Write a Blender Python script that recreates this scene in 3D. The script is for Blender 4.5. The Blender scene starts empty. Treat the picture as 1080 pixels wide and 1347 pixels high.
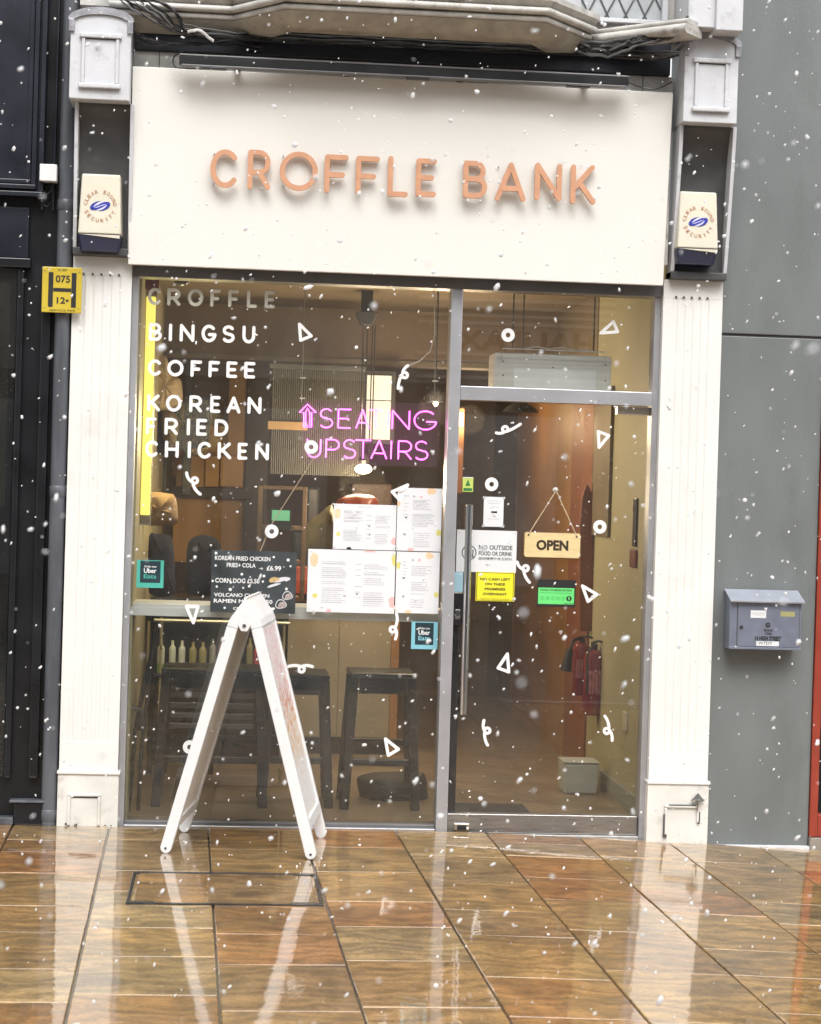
import bpy, bmesh, math, random
from math import pi, sin, cos, radians, atan2, sqrt
from mathutils import Matrix, Vector, Euler

# ------------------------------------------------------------------ camera, sky, light
S = bpy.context.scene
COL = S.collection
F, D, H = 2620.0, 9.5, 1.62
YAW, PITCH, ROLL = radians(5.2), radians(-.55), 0.030
cam_d = bpy.data.cameras.new('camera')
cam = bpy.data.objects.new('camera', cam_d)
COL.objects.link(cam)
CR = Matrix.Rotation(-YAW, 3, 'Z') @ Matrix.Rotation(pi / 2 + PITCH, 3, 'X') @ Matrix.Rotation(ROLL, 3, 'Z')
cam.matrix_world = Matrix.Translation((0, -D, H)) @ CR.to_4x4()
cam_d.sensor_fit = 'VERTICAL'
cam_d.sensor_height = 36
cam_d.lens = 36 * F / 1347
cam_d.clip_end = 300
cam_d.dof.use_dof = True
cam_d.dof.focus_distance = 9.5
cam_d.dof.aperture_fstop = 6.5
S.camera = cam

world = bpy.data.worlds.new('World')
S.world = world
world.use_nodes = True
wn = world.node_tree
bg = wn.nodes['Background']
sky = wn.nodes.new('ShaderNodeTexSky')
sky.sky_type = 'NISHITA'
sky.sun_disc = False
sky.sun_elevation = radians(52)
sky.sun_rotation = radians(165)
sky.dust_density = 4.0
sky.air_density = 1.0
sky.ozone_density = 1.0
hs = wn.nodes.new('ShaderNodeHueSaturation')
hs.inputs['Saturation'].default_value = 0.12      # overcast: nearly colourless
wn.links.new(sky.outputs[0], hs.inputs['Color'])
wn.links.new(hs.outputs[0], bg.inputs[0])
bg.inputs[1].default_value = 0.15

sun_d = bpy.data.lights.new('sun', 'SUN')
sun_d.energy = .75
sun_d.angle = radians(22)
sun_d.color = (1, .99, .975)
sun = bpy.data.objects.new('sun', sun_d)
COL.objects.link(sun)
sun.rotation_euler = Euler((radians(38), 0, radians(-15)), 'XYZ')

S.view_settings.view_transform = 'Standard'
S.view_settings.look = 'None'
S.view_settings.gamma = 1
S.view_settings.use_curve_mapping = False
S.view_settings.exposure = 1.0
S.cycles.transparent_max_bounces = 24
S.cycles.max_bounces = 10
S.cycles.sample_clamp_indirect = 6

rnd = random.Random(7)

# ------------------------------------------------------------------ measuring helpers
def ray(px, py):
    return CR @ Vector(((px - 540) / F, -(py - 673.5) / F, -1))
def W(px, py, Y=0.0):
    r = ray(px, py); c = Vector((0, -D, H))
    return c + r * ((Y + D) / r.y)
def R(x0, y0, x1, y1, Y=0.0):
    """upright rectangle of real size at depth Y: X0, X1, Z0, Z1"""
    c = W((x0 + x1) / 2, (y0 + y1) / 2, Y)
    s = (D + Y) / F * 1.002
    w, h = (x1 - x0) * s / 2, (y1 - y0) * s / 2
    return c.x - w, c.x + w, c.z - h, c.z + h
def gz(x):
    """the pavement falls away a little to the right"""
    t = max(0.0, x - .9)
    return -.037 * t * t / (t + .25)

# ------------------------------------------------------------------ materials
MATS = {}
def newmat(name):
    m = bpy.data.materials.new(name); m.use_nodes = True
    nt = m.node_tree
    return m, nt, nt.nodes['Principled BSDF'], nt.nodes.new('ShaderNodeTexCoord')
def rgb(c): return (c[0], c[1], c[2], 1)
def mat(name, col, rough=.5, metal=0, var=.1, vs=6, bump=.0, bs=60, dirt=0, dcol=(.08, .07, .06), ds=5, spec=.5, coat=0, trans=0, rv=.12, stretch=(1, 1, 1)):
    if name in MATS: return MATS[name]
    m, nt, b, tc = newmat(name)
    L = nt.links.new; N = nt.nodes.new
    geo = N('ShaderNodeNewGeometry')
    mp = N('ShaderNodeMapping'); mp.inputs['Scale'].default_value = stretch
    L(geo.outputs['Position'], mp.inputs[0])
    n = N('ShaderNodeTexNoise'); n.inputs['Scale'].default_value = vs; n.inputs['Detail'].default_value = 6
    L(mp.outputs[0], n.inputs['Vector'])
    mr = N('ShaderNodeMapRange'); mr.inputs[1].default_value = .3; mr.inputs[2].default_value = .7
    mr.inputs[3].default_value = 1 - var; mr.inputs[4].default_value = 1 + var
    L(n.outputs[0], mr.inputs[0])
    mx = N('ShaderNodeMix'); mx.data_type = 'RGBA'; mx.blend_type = 'MULTIPLY'; mx.inputs[0].default_value = 1
    mx.inputs[6].default_value = rgb(col)
    L(mr.outputs[0], mx.inputs[7])
    out = mx.outputs[2]
    if dirt:
        n2 = N('ShaderNodeTexNoise'); n2.inputs['Scale'].default_value = ds; n2.inputs['Detail'].default_value = 9; n2.inputs['Roughness'].default_value = .7
        L(mp.outputs[0], n2.inputs['Vector'])
        r2 = N('ShaderNodeMapRange'); r2.inputs[1].default_value = .56; r2.inputs[2].default_value = .72; r2.inputs[4].default_value = dirt
        L(n2.outputs[0], r2.inputs[0])
        m2 = N('ShaderNodeMix'); m2.data_type = 'RGBA'; m2.inputs[7].default_value = rgb(dcol)
        L(r2.outputs[0], m2.inputs[0]); L(out, m2.inputs[6]); out = m2.outputs[2]
    L(out, b.inputs['Base Color'])
    rr = N('ShaderNodeMapRange'); rr.inputs[3].default_value = max(0, rough - rv); rr.inputs[4].default_value = min(1, rough + rv)
    L(n.outputs[0], rr.inputs[0]); L(rr.outputs[0], b.inputs['Roughness'])
    b.inputs['Metallic'].default_value = metal
    b.inputs['Specular IOR Level'].default_value = spec
    b.inputs['Coat Weight'].default_value = coat
    b.inputs['Coat Roughness'].default_value = .08
    b.inputs['Transmission Weight'].default_value = trans
    if bump:
        n3 = N('ShaderNodeTexNoise'); n3.inputs['Scale'].default_value = bs; n3.inputs['Detail'].default_value = 5
        L(mp.outputs[0], n3.inputs['Vector'])
        bp = N('ShaderNodeBump'); bp.inputs['Strength'].default_value = bump; bp.inputs['Distance'].default_value = .01
        L(n3.outputs[0], bp.inputs['Height']); L(bp.outputs[0], b.inputs['Normal'])
    MATS[name] = m
    return m
def emit(name, col, strength):
    m, nt, b, tc = newmat(name)
    b.inputs['Base Color'].default_value = rgb(col)
    b.inputs['Emission Color'].default_value = rgb(col)
    n = nt.nodes.new('ShaderNodeTexNoise'); n.inputs['Scale'].default_value = 12
    mr = nt.nodes.new('ShaderNodeMapRange'); mr.inputs[3].default_value = strength * .8; mr.inputs[4].default_value = strength * 1.2
    nt.links.new(n.outputs[0], mr.inputs[0]); nt.links.new(mr.outputs[0], b.inputs['Emission Strength'])
    return m
def glassmat(name, tint=(1, 1, 1), r0=.045, rough=.0):
    m = bpy.data.materials.new(name); m.use_nodes = True
    nt = m.node_tree; nt.nodes.clear(); N = nt.nodes.new; L = nt.links.new
    geo = N('ShaderNodeNewGeometry')
    dp = N('ShaderNodeVectorMath'); dp.operation = 'DOT_PRODUCT'
    L(geo.outputs['Normal'], dp.inputs[0]); L(geo.outputs['Incoming'], dp.inputs[1])
    ab = N('ShaderNodeMath'); ab.operation = 'ABSOLUTE'; L(dp.outputs['Value'], ab.inputs[0])
    om = N('ShaderNodeMath'); om.operation = 'SUBTRACT'; om.inputs[0].default_value = 1; L(ab.outputs[0], om.inputs[1])
    pw = N('ShaderNodeMath'); pw.operation = 'POWER'; pw.inputs[1].default_value = 5; L(om.outputs[0], pw.inputs[0])
    ma = N('ShaderNodeMath'); ma.operation = 'MULTIPLY_ADD'; ma.inputs[1].default_value = 1 - r0; ma.inputs[2].default_value = r0
    L(pw.outputs[0], ma.inputs[0])
    tr = N('ShaderNodeBsdfTransparent'); tr.inputs[0].default_value = rgb(tint)
    gl = N('ShaderNodeBsdfGlossy'); gl.inputs['Roughness'].default_value = rough
    mx = N('ShaderNodeMixShader'); L(ma.outputs[0], mx.inputs[0]); L(tr.outputs[0], mx.inputs[1]); L(gl.outputs[0], mx.inputs[2])
    # thin film of dried drips and smears, doubling as painted haze of street reflections
    ns = N('ShaderNodeTexNoise'); ns.inputs['Scale'].default_value = 2.2; ns.inputs['Detail'].default_value = 8; ns.inputs['Roughness'].default_value = .65
    mp = N('ShaderNodeMapping'); mp.inputs['Scale'].default_value = (1.6, 1, .5); L(geo.outputs['Position'], mp.inputs[0]); L(mp.outputs[0], ns.inputs['Vector'])
    mr = N('ShaderNodeMapRange'); mr.inputs[1].default_value = .35; mr.inputs[2].default_value = .75; mr.inputs[3].default_value = .005; mr.inputs[4].default_value = .034
    L(ns.outputs[0], mr.inputs[0])
    df = N('ShaderNodeBsdfDiffuse'); df.inputs[0].default_value = (.6, .57, .52, 1)
    m2 = N('ShaderNodeMixShader'); L(mr.outputs[0], m2.inputs[0]); L(mx.outputs[0], m2.inputs[1]); L(df.outputs[0], m2.inputs[2])
    o = N('ShaderNodeOutputMaterial'); L(m2.outputs[0], o.inputs[0])
    return m

def slabmat():
    m, nt, b, tc = newmat('wet_sandstone')
    L = nt.links.new; N = nt.nodes.new
    oi = N('ShaderNodeObjectInfo')
    geo = N('ShaderNodeNewGeometry')
    off = N('ShaderNodeVectorMath'); off.operation = 'MULTIPLY_ADD'
    comb = N('ShaderNodeCombineXYZ')
    mu = N('ShaderNodeMath'); mu.operation = 'MULTIPLY'; mu.inputs[1].default_value = 37
    L(oi.outputs['Random'], mu.inputs[0])
    for k in range(3): L(mu.outputs[0], comb.inputs[k])
    ad = N('ShaderNodeVectorMath'); ad.operation = 'ADD'
    L(geo.outputs['Position'], ad.inputs[0]); L(comb.outputs[0], ad.inputs[1])
    mp = N('ShaderNodeMapping'); mp.inputs['Scale'].default_value = (1.7, 2.0, 1)
    L(ad.outputs[0], mp.inputs[0])
    # swirled bedding grain
    n1 = N('ShaderNodeTexNoise'); n1.inputs['Scale'].default_value = 1.7; n1.inputs['Detail'].default_value = 3; n1.inputs['Distortion'].default_value = 1.6
    L(mp.outputs[0], n1.inputs['Vector'])
    wv = N('ShaderNodeTexWave'); wv.bands_direction = 'Y'; wv.inputs['Scale'].default_value = 1.5; wv.inputs['Distortion'].default_value = 14
    wv.inputs['Detail'].default_value = 4; wv.inputs['Detail Scale'].default_value = 1.4
    L(mp.outputs[0], wv.inputs['Vector'])
    n2 = N('ShaderNodeTexNoise'); n2.inputs['Scale'].default_value = 60; n2.inputs['Detail'].default_value = 5
    L(geo.outputs['Position'], n2.inputs['Vector'])
    rp = N('ShaderNodeValToRGB'); e = rp.color_ramp.elements
    rp.color_ramp.interpolation = 'CONSTANT'
    e[0].position = 0; e[0].color = (0.315, 0.171, 0.060, 1)
    e[1].position = .93; e[1].color = (0.406, 0.269, 0.116, 1)
    for p, c in ((0.1, (0.374, 0.214, 0.075)), (0.26, (0.335, 0.160, 0.054)), (0.38, (0.335, 0.200, 0.072)), (0.54, (0.400, 0.234, 0.075)), (0.68, (0.289, 0.173, 0.072)), (0.78, (0.360, 0.183, 0.059)), (0.86, (0.322, 0.206, 0.087))):
        x = e.new(p); x.color = rgb(c)
    L(oi.outputs['Random'], rp.inputs[0])
    mr = N('ShaderNodeMapRange'); mr.inputs[1].default_value = .25; mr.inputs[2].default_value = .75; mr.inputs[3].default_value = .5; mr.inputs[4].default_value = 1.4
    L(n1.outputs[0], mr.inputs[0])
    mr2 = N('ShaderNodeMapRange'); mr2.inputs[3].default_value = .72; mr2.inputs[4].default_value = 1.15
    L(wv.outputs[0], mr2.inputs[0])
    mr3 = N('ShaderNodeMapRange'); mr3.inputs[1].default_value = .3; mr3.inputs[2].default_value = .7; mr3.inputs[3].default_value = .74; mr3.inputs[4].default_value = 1.26
    L(n2.outputs[0], mr3.inputs[0])
    out = rp.outputs[0]
    for s in (mr, mr2, mr3):
        x = N('ShaderNodeMix'); x.data_type = 'RGBA'; x.blend_type = 'MULTIPLY'; x.inputs[0].default_value = 1
        L(out, x.inputs[6]); L(s.outputs[0], x.inputs[7]); out = x.outputs[2]
    # grit, gum spots and grey bloom
    vo = N('ShaderNodeTexVoronoi'); vo.inputs['Scale'].default_value = 7; L(geo.outputs['Position'], vo.inputs['Vector'])
    rv_ = N('ShaderNodeMapRange'); rv_.inputs[1].default_value = .09; rv_.inputs[2].default_value = .13; rv_.inputs[3].default_value = .45; rv_.inputs[4].default_value = 0
    L(vo.outputs['Distance'], rv_.inputs[0])
    sepc = N('ShaderNodeSeparateColor'); L(vo.outputs['Color'], sepc.inputs[0])
    gt = N('ShaderNodeMath'); gt.operation = 'GREATER_THAN'; gt.inputs[1].default_value = .86; L(sepc.outputs[0], gt.inputs[0])
    mm = N('ShaderNodeMath'); mm.operation = 'MULTIPLY'; L(rv_.outputs[0], mm.inputs[0]); L(gt.outputs[0], mm.inputs[1])
    mg_ = N('ShaderNodeMix'); mg_.data_type = 'RGBA'; mg_.inputs[7].default_value = (.09, .08, .07, 1)
    L(mm.outputs[0], mg_.inputs[0]); L(out, mg_.inputs[6]); out = mg_.outputs[2]
    n9 = N('ShaderNodeTexNoise'); n9.inputs['Scale'].default_value = 3.1; n9.inputs['Detail'].default_value = 8; n9.inputs['Roughness'].default_value = .7
    L(ad.outputs[0], n9.inputs['Vector'])
    r9 = N('ShaderNodeMapRange'); r9.inputs[1].default_value = .5; r9.inputs[2].default_value = .78; r9.inputs[4].default_value = .5
    L(n9.outputs[0], r9.inputs[0])
    m9 = N('ShaderNodeMix'); m9.data_type = 'RGBA'; m9.inputs[7].default_value = (.13, .11, .085, 1)
    L(r9.outputs[0], m9.inputs[0]); L(out, m9.inputs[6]); out = m9.outputs[2]
    # ochre veins
    n4 = N('ShaderNodeTexNoise'); n4.inputs['Scale'].default_value = 2.2; n4.inputs['Detail'].default_value = 6; n4.inputs['Distortion'].default_value = 2.5
    L(mp.outputs[0], n4.inputs['Vector'])
    r4 = N('ShaderNodeMapRange'); r4.inputs[1].default_value = .55; r4.inputs[2].default_value = .75; r4.inputs[4].default_value = .6
    L(n4.outputs[0], r4.inputs[0])
    m4 = N('ShaderNodeMix'); m4.data_type = 'RGBA'; m4.inputs[7].default_value = (.36, .235, .08, 1)
    L(r4.outputs[0], m4.inputs[0]); L(out, m4.inputs[6]); out = m4.outputs[2]
    L(out, b.inputs['Base Color'])
    b.inputs['Roughness'].default_value = .42
    b.inputs['Coat Weight'].default_value = 1
    b.inputs['Coat IOR'].default_value = 2.1
    # water film: smooth where it pools, a little rougher elsewhere
    n5 = N('ShaderNodeTexNoise'); n5.inputs['Scale'].default_value = 2.4; n5.inputs['Detail'].default_value = 5
    L(geo.outputs['Position'], n5.inputs['Vector'])
    r5 = N('ShaderNodeMapRange'); r5.inputs[1].default_value = .35; r5.inputs[2].default_value = .7; r5.inputs[3].default_value = .0; r5.inputs[4].default_value = .05
    L(n5.outputs[0], r5.inputs[0]); L(r5.outputs[0], b.inputs['Coat Roughness'])
    n6 = N('ShaderNodeTexNoise'); n6.inputs['Scale'].default_value = 26; n6.inputs['Detail'].default_value = 3
    L(geo.outputs['Position'], n6.inputs['Vector'])
    bp = N('ShaderNodeBump'); bp.inputs['Strength'].default_value = .08; bp.inputs['Distance'].default_value = .004
    L(n6.outputs[0], bp.inputs['Height']); L(bp.outputs[0], b.inputs['Coat Normal'])
    bp2 = N('ShaderNodeBump'); bp2.inputs['Strength'].default_value = .35; bp2.inputs['Distance'].default_value = .004
    L(n2.outputs[0], bp2.inputs['Height']); L(bp2.outputs[0], b.inputs['Normal'])
    return m

M_SLAB = slabmat()
M_GROUT = mat('wet_joint', (.06, .05, .038), .3, var=.3, coat=.6)
M_CREAM = mat('cream_gloss_paint', (.71, .705, .675), .34, var=.035, vs=3, bump=.03, bs=30, dirt=.34, dcol=(.42, .38, .31), ds=2.2)
M_CREAMW = mat('worn_cream_paint', (.66, .645, .60), .45, var=.08, vs=8, bump=.16, bs=40, dirt=.6, dcol=(.2, .17, .14), ds=7)
M_FASCIA = mat('fascia_panel_paint', (.77, .76, .715), .28, var=.012, vs=1.5, rv=.03)
M_GREYW = mat('pale_grey_paint', (.56, .565, .585), .45, var=.06, vs=7, bump=.1, bs=35, dirt=.4, dcol=(.16, .15, .15), ds=9)
M_DIRTYW = mat('grimy_white_paint', (.50, .485, .45), .5, var=.22, vs=9, bump=.3, bs=30, dirt=.95, dcol=(.1, .085, .07), ds=7)
M_ALU = mat('satin_aluminium', (.46, .465, .49), .34, metal=.55, var=.05, vs=5, dirt=.18, dcol=(.2, .19, .18), ds=6)
M_ALUD = mat('dark_frame_grey', (.16, .16, .165), .4, metal=.3, var=.08)
M_STEEL = mat('brushed_steel', (.42, .41, .4), .3, metal=.9, var=.14, vs=30, stretch=(.3, 1, 4), bump=.05, bs=90)
M_CHROME = mat('polished_steel', (.7, .7, .69), .14, metal=1, var=.05, rv=.05)
M_NAVY = mat('navy_gloss_paint', (.008, .010, .018), .35, var=.25, vs=5, bump=.05, bs=25, dirt=.25, dcol=(.05, .055, .07), ds=8)
M_BLACK = mat('black_paint', (.009, .010, .012), .3, var=.3, vs=5)
M_SLATE = mat('slate_pipe_paint', (.085, .09, .102), .38, var=.35, vs=6, bump=.1, bs=30, dirt=.5, dcol=(.14, .14, .15), ds=8, stretch=(2, 2, .4))
M_GREYWALL = mat('grey_wall_render', (.15, .163, .161), .45, var=.10, vs=2.5, bump=.14, bs=70, dirt=.5, dcol=(.09, .097, .085), ds=1.9, stretch=(1.6, 1.6, .6))
M_RED = mat('red_door_paint', (.27, .04, .022), .4, var=.12, vs=8, dirt=.2)
M_LEAD = mat('lead_flashing', (.3, .3, .32), .45, metal=.5, var=.25, vs=15, bump=.3, bs=25, dirt=.4)
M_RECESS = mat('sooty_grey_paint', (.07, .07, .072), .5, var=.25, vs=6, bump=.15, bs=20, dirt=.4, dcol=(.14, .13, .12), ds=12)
M_COPPER = mat('copper_letter_metal', (.56, .29, .17), .5, metal=.15, var=.08, vs=20)
M_VINYL = mat('white_vinyl', (.76, .76, .75), .4, var=.03)
M_WHITE = mat('white_plastic', (.70, .70, .70), .35, var=.04, vs=5, bump=.03, bs=25, dirt=.35, dcol=(.45, .43, .4), ds=5)
M_PAPER = mat('white_card', (.66, .67, .68), .5, var=.02)
M_ALARM = mat('ivory_plastic', (.62, .58, .47), .35, var=.04, vs=8, dirt=.15, dcol=(.4, .36, .28), ds=6)
M_ABLUE = mat('dark_blue_plastic', (.012, .018, .06), .3, var=.15)
M_YEL = mat('hydrant_yellow', (.52, .39, .035), .38, var=.08, dirt=.2, dcol=(.3, .22, .04), ds=12)
M_INK = mat('black_ink', (.015, .015, .015), .5, var=.1)
M_GINK = mat('grey_ink', (.42, .42, .44), .6, var=.1)
M_ORINK = mat('brown_orange_ink', (.42, .2, .1), .5, var=.1)
M_BLUEINK = mat('royal_blue_ink', (.03, .04, .3), .4, var=.1)
M_PALEBLUE = mat('lilac_ink', (.6, .6, .85), .4)
M_MAIL = mat('mailbox_grey_metal', (.21, .235, .30), .4, metal=.45, var=.09, vs=12, bump=.04, bs=60, dirt=.2, dcol=(.13, .13, .15), ds=9)
M_MAILT = mat('mailbox_lid_metal', (.42, .45, .52), .35, metal=.5, var=.08, vs=12, bump=.05, bs=60)
M_CABLE = mat('black_cable', (.012, .012, .014), .4, var=.3, dirt=.4, dcol=(.12, .11, .1), ds=20)
M_WCABLE = mat('white_cable', (.6, .58, .55), .5)
M_GLASS = glassmat('window_glass', (.95, .96, .95), .085)
M_DGLASS = glassmat('dark_shop_glass', (.5, .52, .55), .06)
M_TEAL = mat('teal_sticker', (.06, .36, .29), .5)
M_LTEAL = mat('pale_teal_sticker', (.2, .48, .56), .5)
M_DTEAL = mat('dark_teal_sticker', (.01, .03, .04), .5)
M_LBLUE = mat('pale_blue_sticker', (.36, .56, .66), .5)
M_BOARD = mat('slate_board', (.035, .042, .045), .5, var=.35, vs=12)
M_GOLD = mat('pale_yellow_wood', (.64, .50, .26), .5, var=.1, vs=12, stretch=(1, 1, 6))
M_YELS = mat('yellow_notice', (.75, .68, .03), .45, var=.04)
M_GREEN = mat('rating_green', (.13, .62, .17), .45, var=.04)
M_LGREEN = mat('lime_sticker', (.45, .55, .12), .5)
M_PINKP = mat('pink_print', (.75, .42, .4), .6)
M_ORP = mat('peach_print', (.8, .52, .32), .6)
M_YLP = mat('olive_yellow_print', (.6, .55, .16), .6)
M_ROPE = mat('jute_string', (.5, .38, .26), .8, bump=.3, bs=300)
M_WOODF = mat('brown_floor_tile', (.17, .125, .08), .35, var=.2, vs=4)
M_BEIGE = mat('beige_wall_paint', (.33, .30, .19), .6, var=.06, vs=2)
M_COUNTER = mat('taupe_counter_panel', (.29, .255, .19), .5, var=.05, vs=3)
M_BROWN = mat('dark_brown_wall', (.19, .125, .075), .6, var=.15, vs=2)
M_CEIL = mat('brown_ceiling', (.17, .13, .085), .7, var=.1)
M_OCHRE = mat('ochre_wood_panel', (.44, .25, .08), .5, var=.2, vs=3, stretch=(3, 3, .4))
M_REDCOL = mat('orange_red_wall', (.2, .075, .04), .5, var=.1)
M_ORWALL = mat('orange_brown_wall', (.29, .15, .06), .5, var=.15, vs=3)
M_BLKPL = mat('black_plastic', (.02, .02, .022), .3, var=.2)
M_EXT = mat('extinguisher_red', (.19, .012, .02), .25, var=.1, coat=.5)
M_BIN = mat('grey_green_box', (.33, .34, .30), .6, var=.08)
M_MATT = mat('black_rubber', (.012, .012, .012), .9, bump=.4, bs=200)
M_LED = emit('yellow_led', (.95, .80, .16), .62)
M_NEON = emit('pink_neon', (1, .10, .80), 4.2)
M_BULB = emit('warm_bulb', (1, .86, .55), 16)
M_BULB2 = emit('dim_warm_glow', (1, .6, .3), 1.2)
M_NAVCL = mat('navy_cloth', (.014, .016, .035), .9, var=.3)
M_BEICL = mat('beige_cloth', (.36, .29, .2), .9, var=.25, vs=15)
M_CARD = mat('cardboard', (.5, .31, .13), .7, var=.1, vs=6)
M_REFL = mat('pale_grey_panel', (.5, .51, .48), .4, var=.1)

# ------------------------------------------------------------------ geometry helpers
class G:
    """collects faces in world coordinates"""
    def __init__(s): s.v = []; s.f = []
    def add(s, vs, fs):
        o = len(s.v); s.v += [tuple(v) for v in vs]; s.f += [tuple(i + o for i in f) for f in fs]; return s
    def box(s, x0, x1, y0, y1, z0, z1):
        vs = [(x, y, z) for x in (x0, x1) for y in (y0, y1) for z in (z0, z1)]
        return s.add(vs, [(0, 1, 3, 2), (4, 6, 7, 5), (0, 4, 5, 1), (2, 3, 7, 6), (0, 2, 6, 4), (1, 5, 7, 3)])
    def hexa(s, bot, top):
        return s.add(bot + top, [(3, 2, 1, 0), (4, 5, 6, 7)] + [(i, (i + 1) % 4, 4 + (i + 1) % 4, 4 + i) for i in range(4)])
    def prism(s, pts, axis, a, b):
        """2-D outline pushed along an axis from a to b"""
        def mk(p, t):
            return {'x': (t, p[0], p[1]), 'y': (p[0], t, p[1]), 'z': (p[0], p[1], t)}[axis]
        n = len(pts)
        vs = [mk(p, a) for p in pts] + [mk(p, b) for p in pts]
        return s.add(vs, [tuple(range(n))[::-1], tuple(range(n, 2 * n))] + [(i, (i + 1) % n, n + (i + 1) % n, n + i) for i in range(n)])
    def tube(s, pts, r, n=8, closed=False, cap=True):
        P = [Vector(p) for p in pts]; rs = r if isinstance(r, (list, tuple)) else [r] * len(P)
        vs = []; fs = []; m = len(P)
        prev = None
        for i, p in enumerate(P):
            if closed: t = P[(i + 1) % m] - P[i - 1]
            else: t = P[min(i + 1, m - 1)] - P[max(i - 1, 0)]
            t.normalize()
            if prev is None:
                u = t.orthogonal().normalized()
            else:
                u = (prev - t * prev.dot(t))
                u = u.normalized() if u.length > 1e-6 else t.orthogonal().normalized()
            prev = u; w = t.cross(u)
            for k in range(n):
                a = 2 * pi * k / n
                vs.append(p + (u * cos(a) + w * sin(a)) * rs[i])
        for i in range(m if closed else m - 1):
            j = (i + 1) % m
            for k in range(n):
                l = (k + 1) % n
                fs.append((i * n + k, i * n + l, j * n + l, j * n + k))
        if cap and not closed:
            fs.append(tuple(range(n))[::-1]); fs.append(tuple(range((m - 1) * n, m * n)))
        return s.add(vs, fs)
    def lathe(s, prof, c, n=20, axis='z'):
        """prof: (radius, height) pairs about the axis through c"""
        vs = []; fs = []; m = len(prof)
        for r, h in prof:
            for k in range(n):
                a = 2 * pi * k / n
                if axis == 'z': vs.append((c[0] + r * cos(a), c[1] + r * sin(a), c[2] + h))
                else: vs.append((c[0] + r * cos(a), c[1] + h, c[2] + r * sin(a)))
        for i in range(m - 1):
            for k in range(n):
                l = (k + 1) % n
                fs.append((i * n + k, i * n + l, (i + 1) * n + l, (i + 1) * n + k))
        fs.append(tuple(range(n))[::-1]); fs.append(tuple(range((m - 1) * n, m * n)))
        return s.add(vs, fs)
    def ribbon(s, pts, r, yf, th, lift=0.0, closed=False):
        """flat rounded stroke in the XZ plane, front at yf (towards the street), thickness th"""
        n = len(pts); Lf = []; Rt = []
        for i in range(n):
            p = pts[i]
            if closed: a, b = pts[i - 1], pts[(i + 1) % n]
            else: a, b = pts[max(i - 1, 0)], pts[min(i + 1, n - 1)]
            tx, tz = b[0] - a[0], b[1] - a[1]; l = sqrt(tx * tx + tz * tz) or 1
            nx, nz = -tz / l * r, tx / l * r
            Lf.append((p[0] + nx, p[1] + nz)); Rt.append((p[0] - nx, p[1] - nz))
        vs = []; fs = []
        for i in range(n):
            y = yf - lift * i / max(1, n - 1)
            for q in (Lf[i], Rt[i]): vs.append((q[0], y, q[1]))
            for q in (Lf[i], Rt[i]): vs.append((q[0], yf + th, q[1]))
        for i in range(n if closed else n - 1):
            a, b = 4 * i, 4 * ((i + 1) % n)
            fs += [(a, a + 1, b + 1, b), (a + 2, b + 2, b + 3, a + 3), (a, b, b + 2, a + 2), (a + 1, a + 3, b + 3, b + 1)]
        if not closed:
            for e, d in ((0, -1), (n - 1, 1)):
                p = pts[e]; q = pts[1] if e == 0 else pts[n - 2]
                ang = atan2(p[1] - q[1], p[0] - q[0])
                y = yf - (lift if e else 0)
                base = len(vs); K = 7
                for k in range(K):
                    t = ang - pi / 2 + pi * k / (K - 1)
                    x, z = p[0] + r * cos(t), p[1] + r * sin(t)
                    vs.append((x, y, z)); vs.append((x, yf + th, z))
                fs.append(tuple(base + 2 * k for k in range(K)))
                for k in range(K - 1):
                    fs.append((base + 2 * k, base + 2 * k + 1, base + 2 * k + 3, base + 2 * k + 2))
        return s.add(vs, fs)
    def ball(s, c, r, jit=0, sub=1, sc=(1, 1, 1), rot=None, rr=None):
        bm = bmesh.new(); bmesh.ops.create_icosphere(bm, subdivisions=sub, radius=1)
        M = rot or Matrix.Identity(3)
        vs = []
        for v in bm.verts:
            q = v.co * (1 + (rr.uniform(-jit, jit) if jit else 0))
            q = M @ Vector((q.x * sc[0] * r, q.y * sc[1] * r, q.z * sc[2] * r))
            vs.append(q + Vector(c))
        fs = [tuple(v.index for v in f.verts) for f in bm.faces]; bm.free()
        return s.add(vs, fs)

WL = {}       # world position of each linked object's origin
def link(name, g, m, parent=None, bev=0, smooth=False, seg=2, kind=None, fixn=True):
    vs, fs = g.v, g.f
    xs = [v[0] for v in vs]; ys = [v[1] for v in vs]; zs = [v[2] for v in vs]
    c = Vector(((min(xs) + max(xs)) / 2, (min(ys) + max(ys)) / 2, min(zs) if parent is None else (min(zs) + max(zs)) / 2))
    me = bpy.data.meshes.new(name)
    me.from_pydata([(v[0] - c.x, v[1] - c.y, v[2] - c.z) for v in vs], [], fs)
    if bev or fixn:
        bm = bmesh.new(); bm.from_mesh(me)
        if fixn: bmesh.ops.recalc_face_normals(bm, faces=bm.faces)
        if bev:
            ed = [e for e in bm.edges if e.is_manifold and e.calc_face_angle(0) > .5]
            bmesh.ops.bevel(bm, geom=ed, offset=bev, segments=seg, profile=.5, affect='EDGES', clamp_overlap=True)
        bm.to_mesh(me); bm.free()
    if smooth:
        me.polygons.foreach_set('use_smooth', [True] * len(me.polygons))
        try: me.set_sharp_from_angle(angle=radians(40))
        except Exception: pass
    me.materials.append(m)
    o = bpy.data.objects.new(name, me); COL.objects.link(o)
    if parent is not None:
        o.parent = parent; o.location = c - WL[parent.name]
    else: o.location = c
    WL[o.name] = c
    if kind: o['kind'] = kind
    return o
def tag(o, label, cat, group=None):
    o['label'] = label; o['category'] = cat
    if group: o['group'] = group
    return o
def thing(name, label, cat, loc, group=None):
    o = bpy.data.objects.new(name, None); COL.objects.link(o)
    o.empty_display_size = .1
    o.location = loc; WL[o.name] = Vector(loc)
    return tag(o, label, cat, group)
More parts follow.
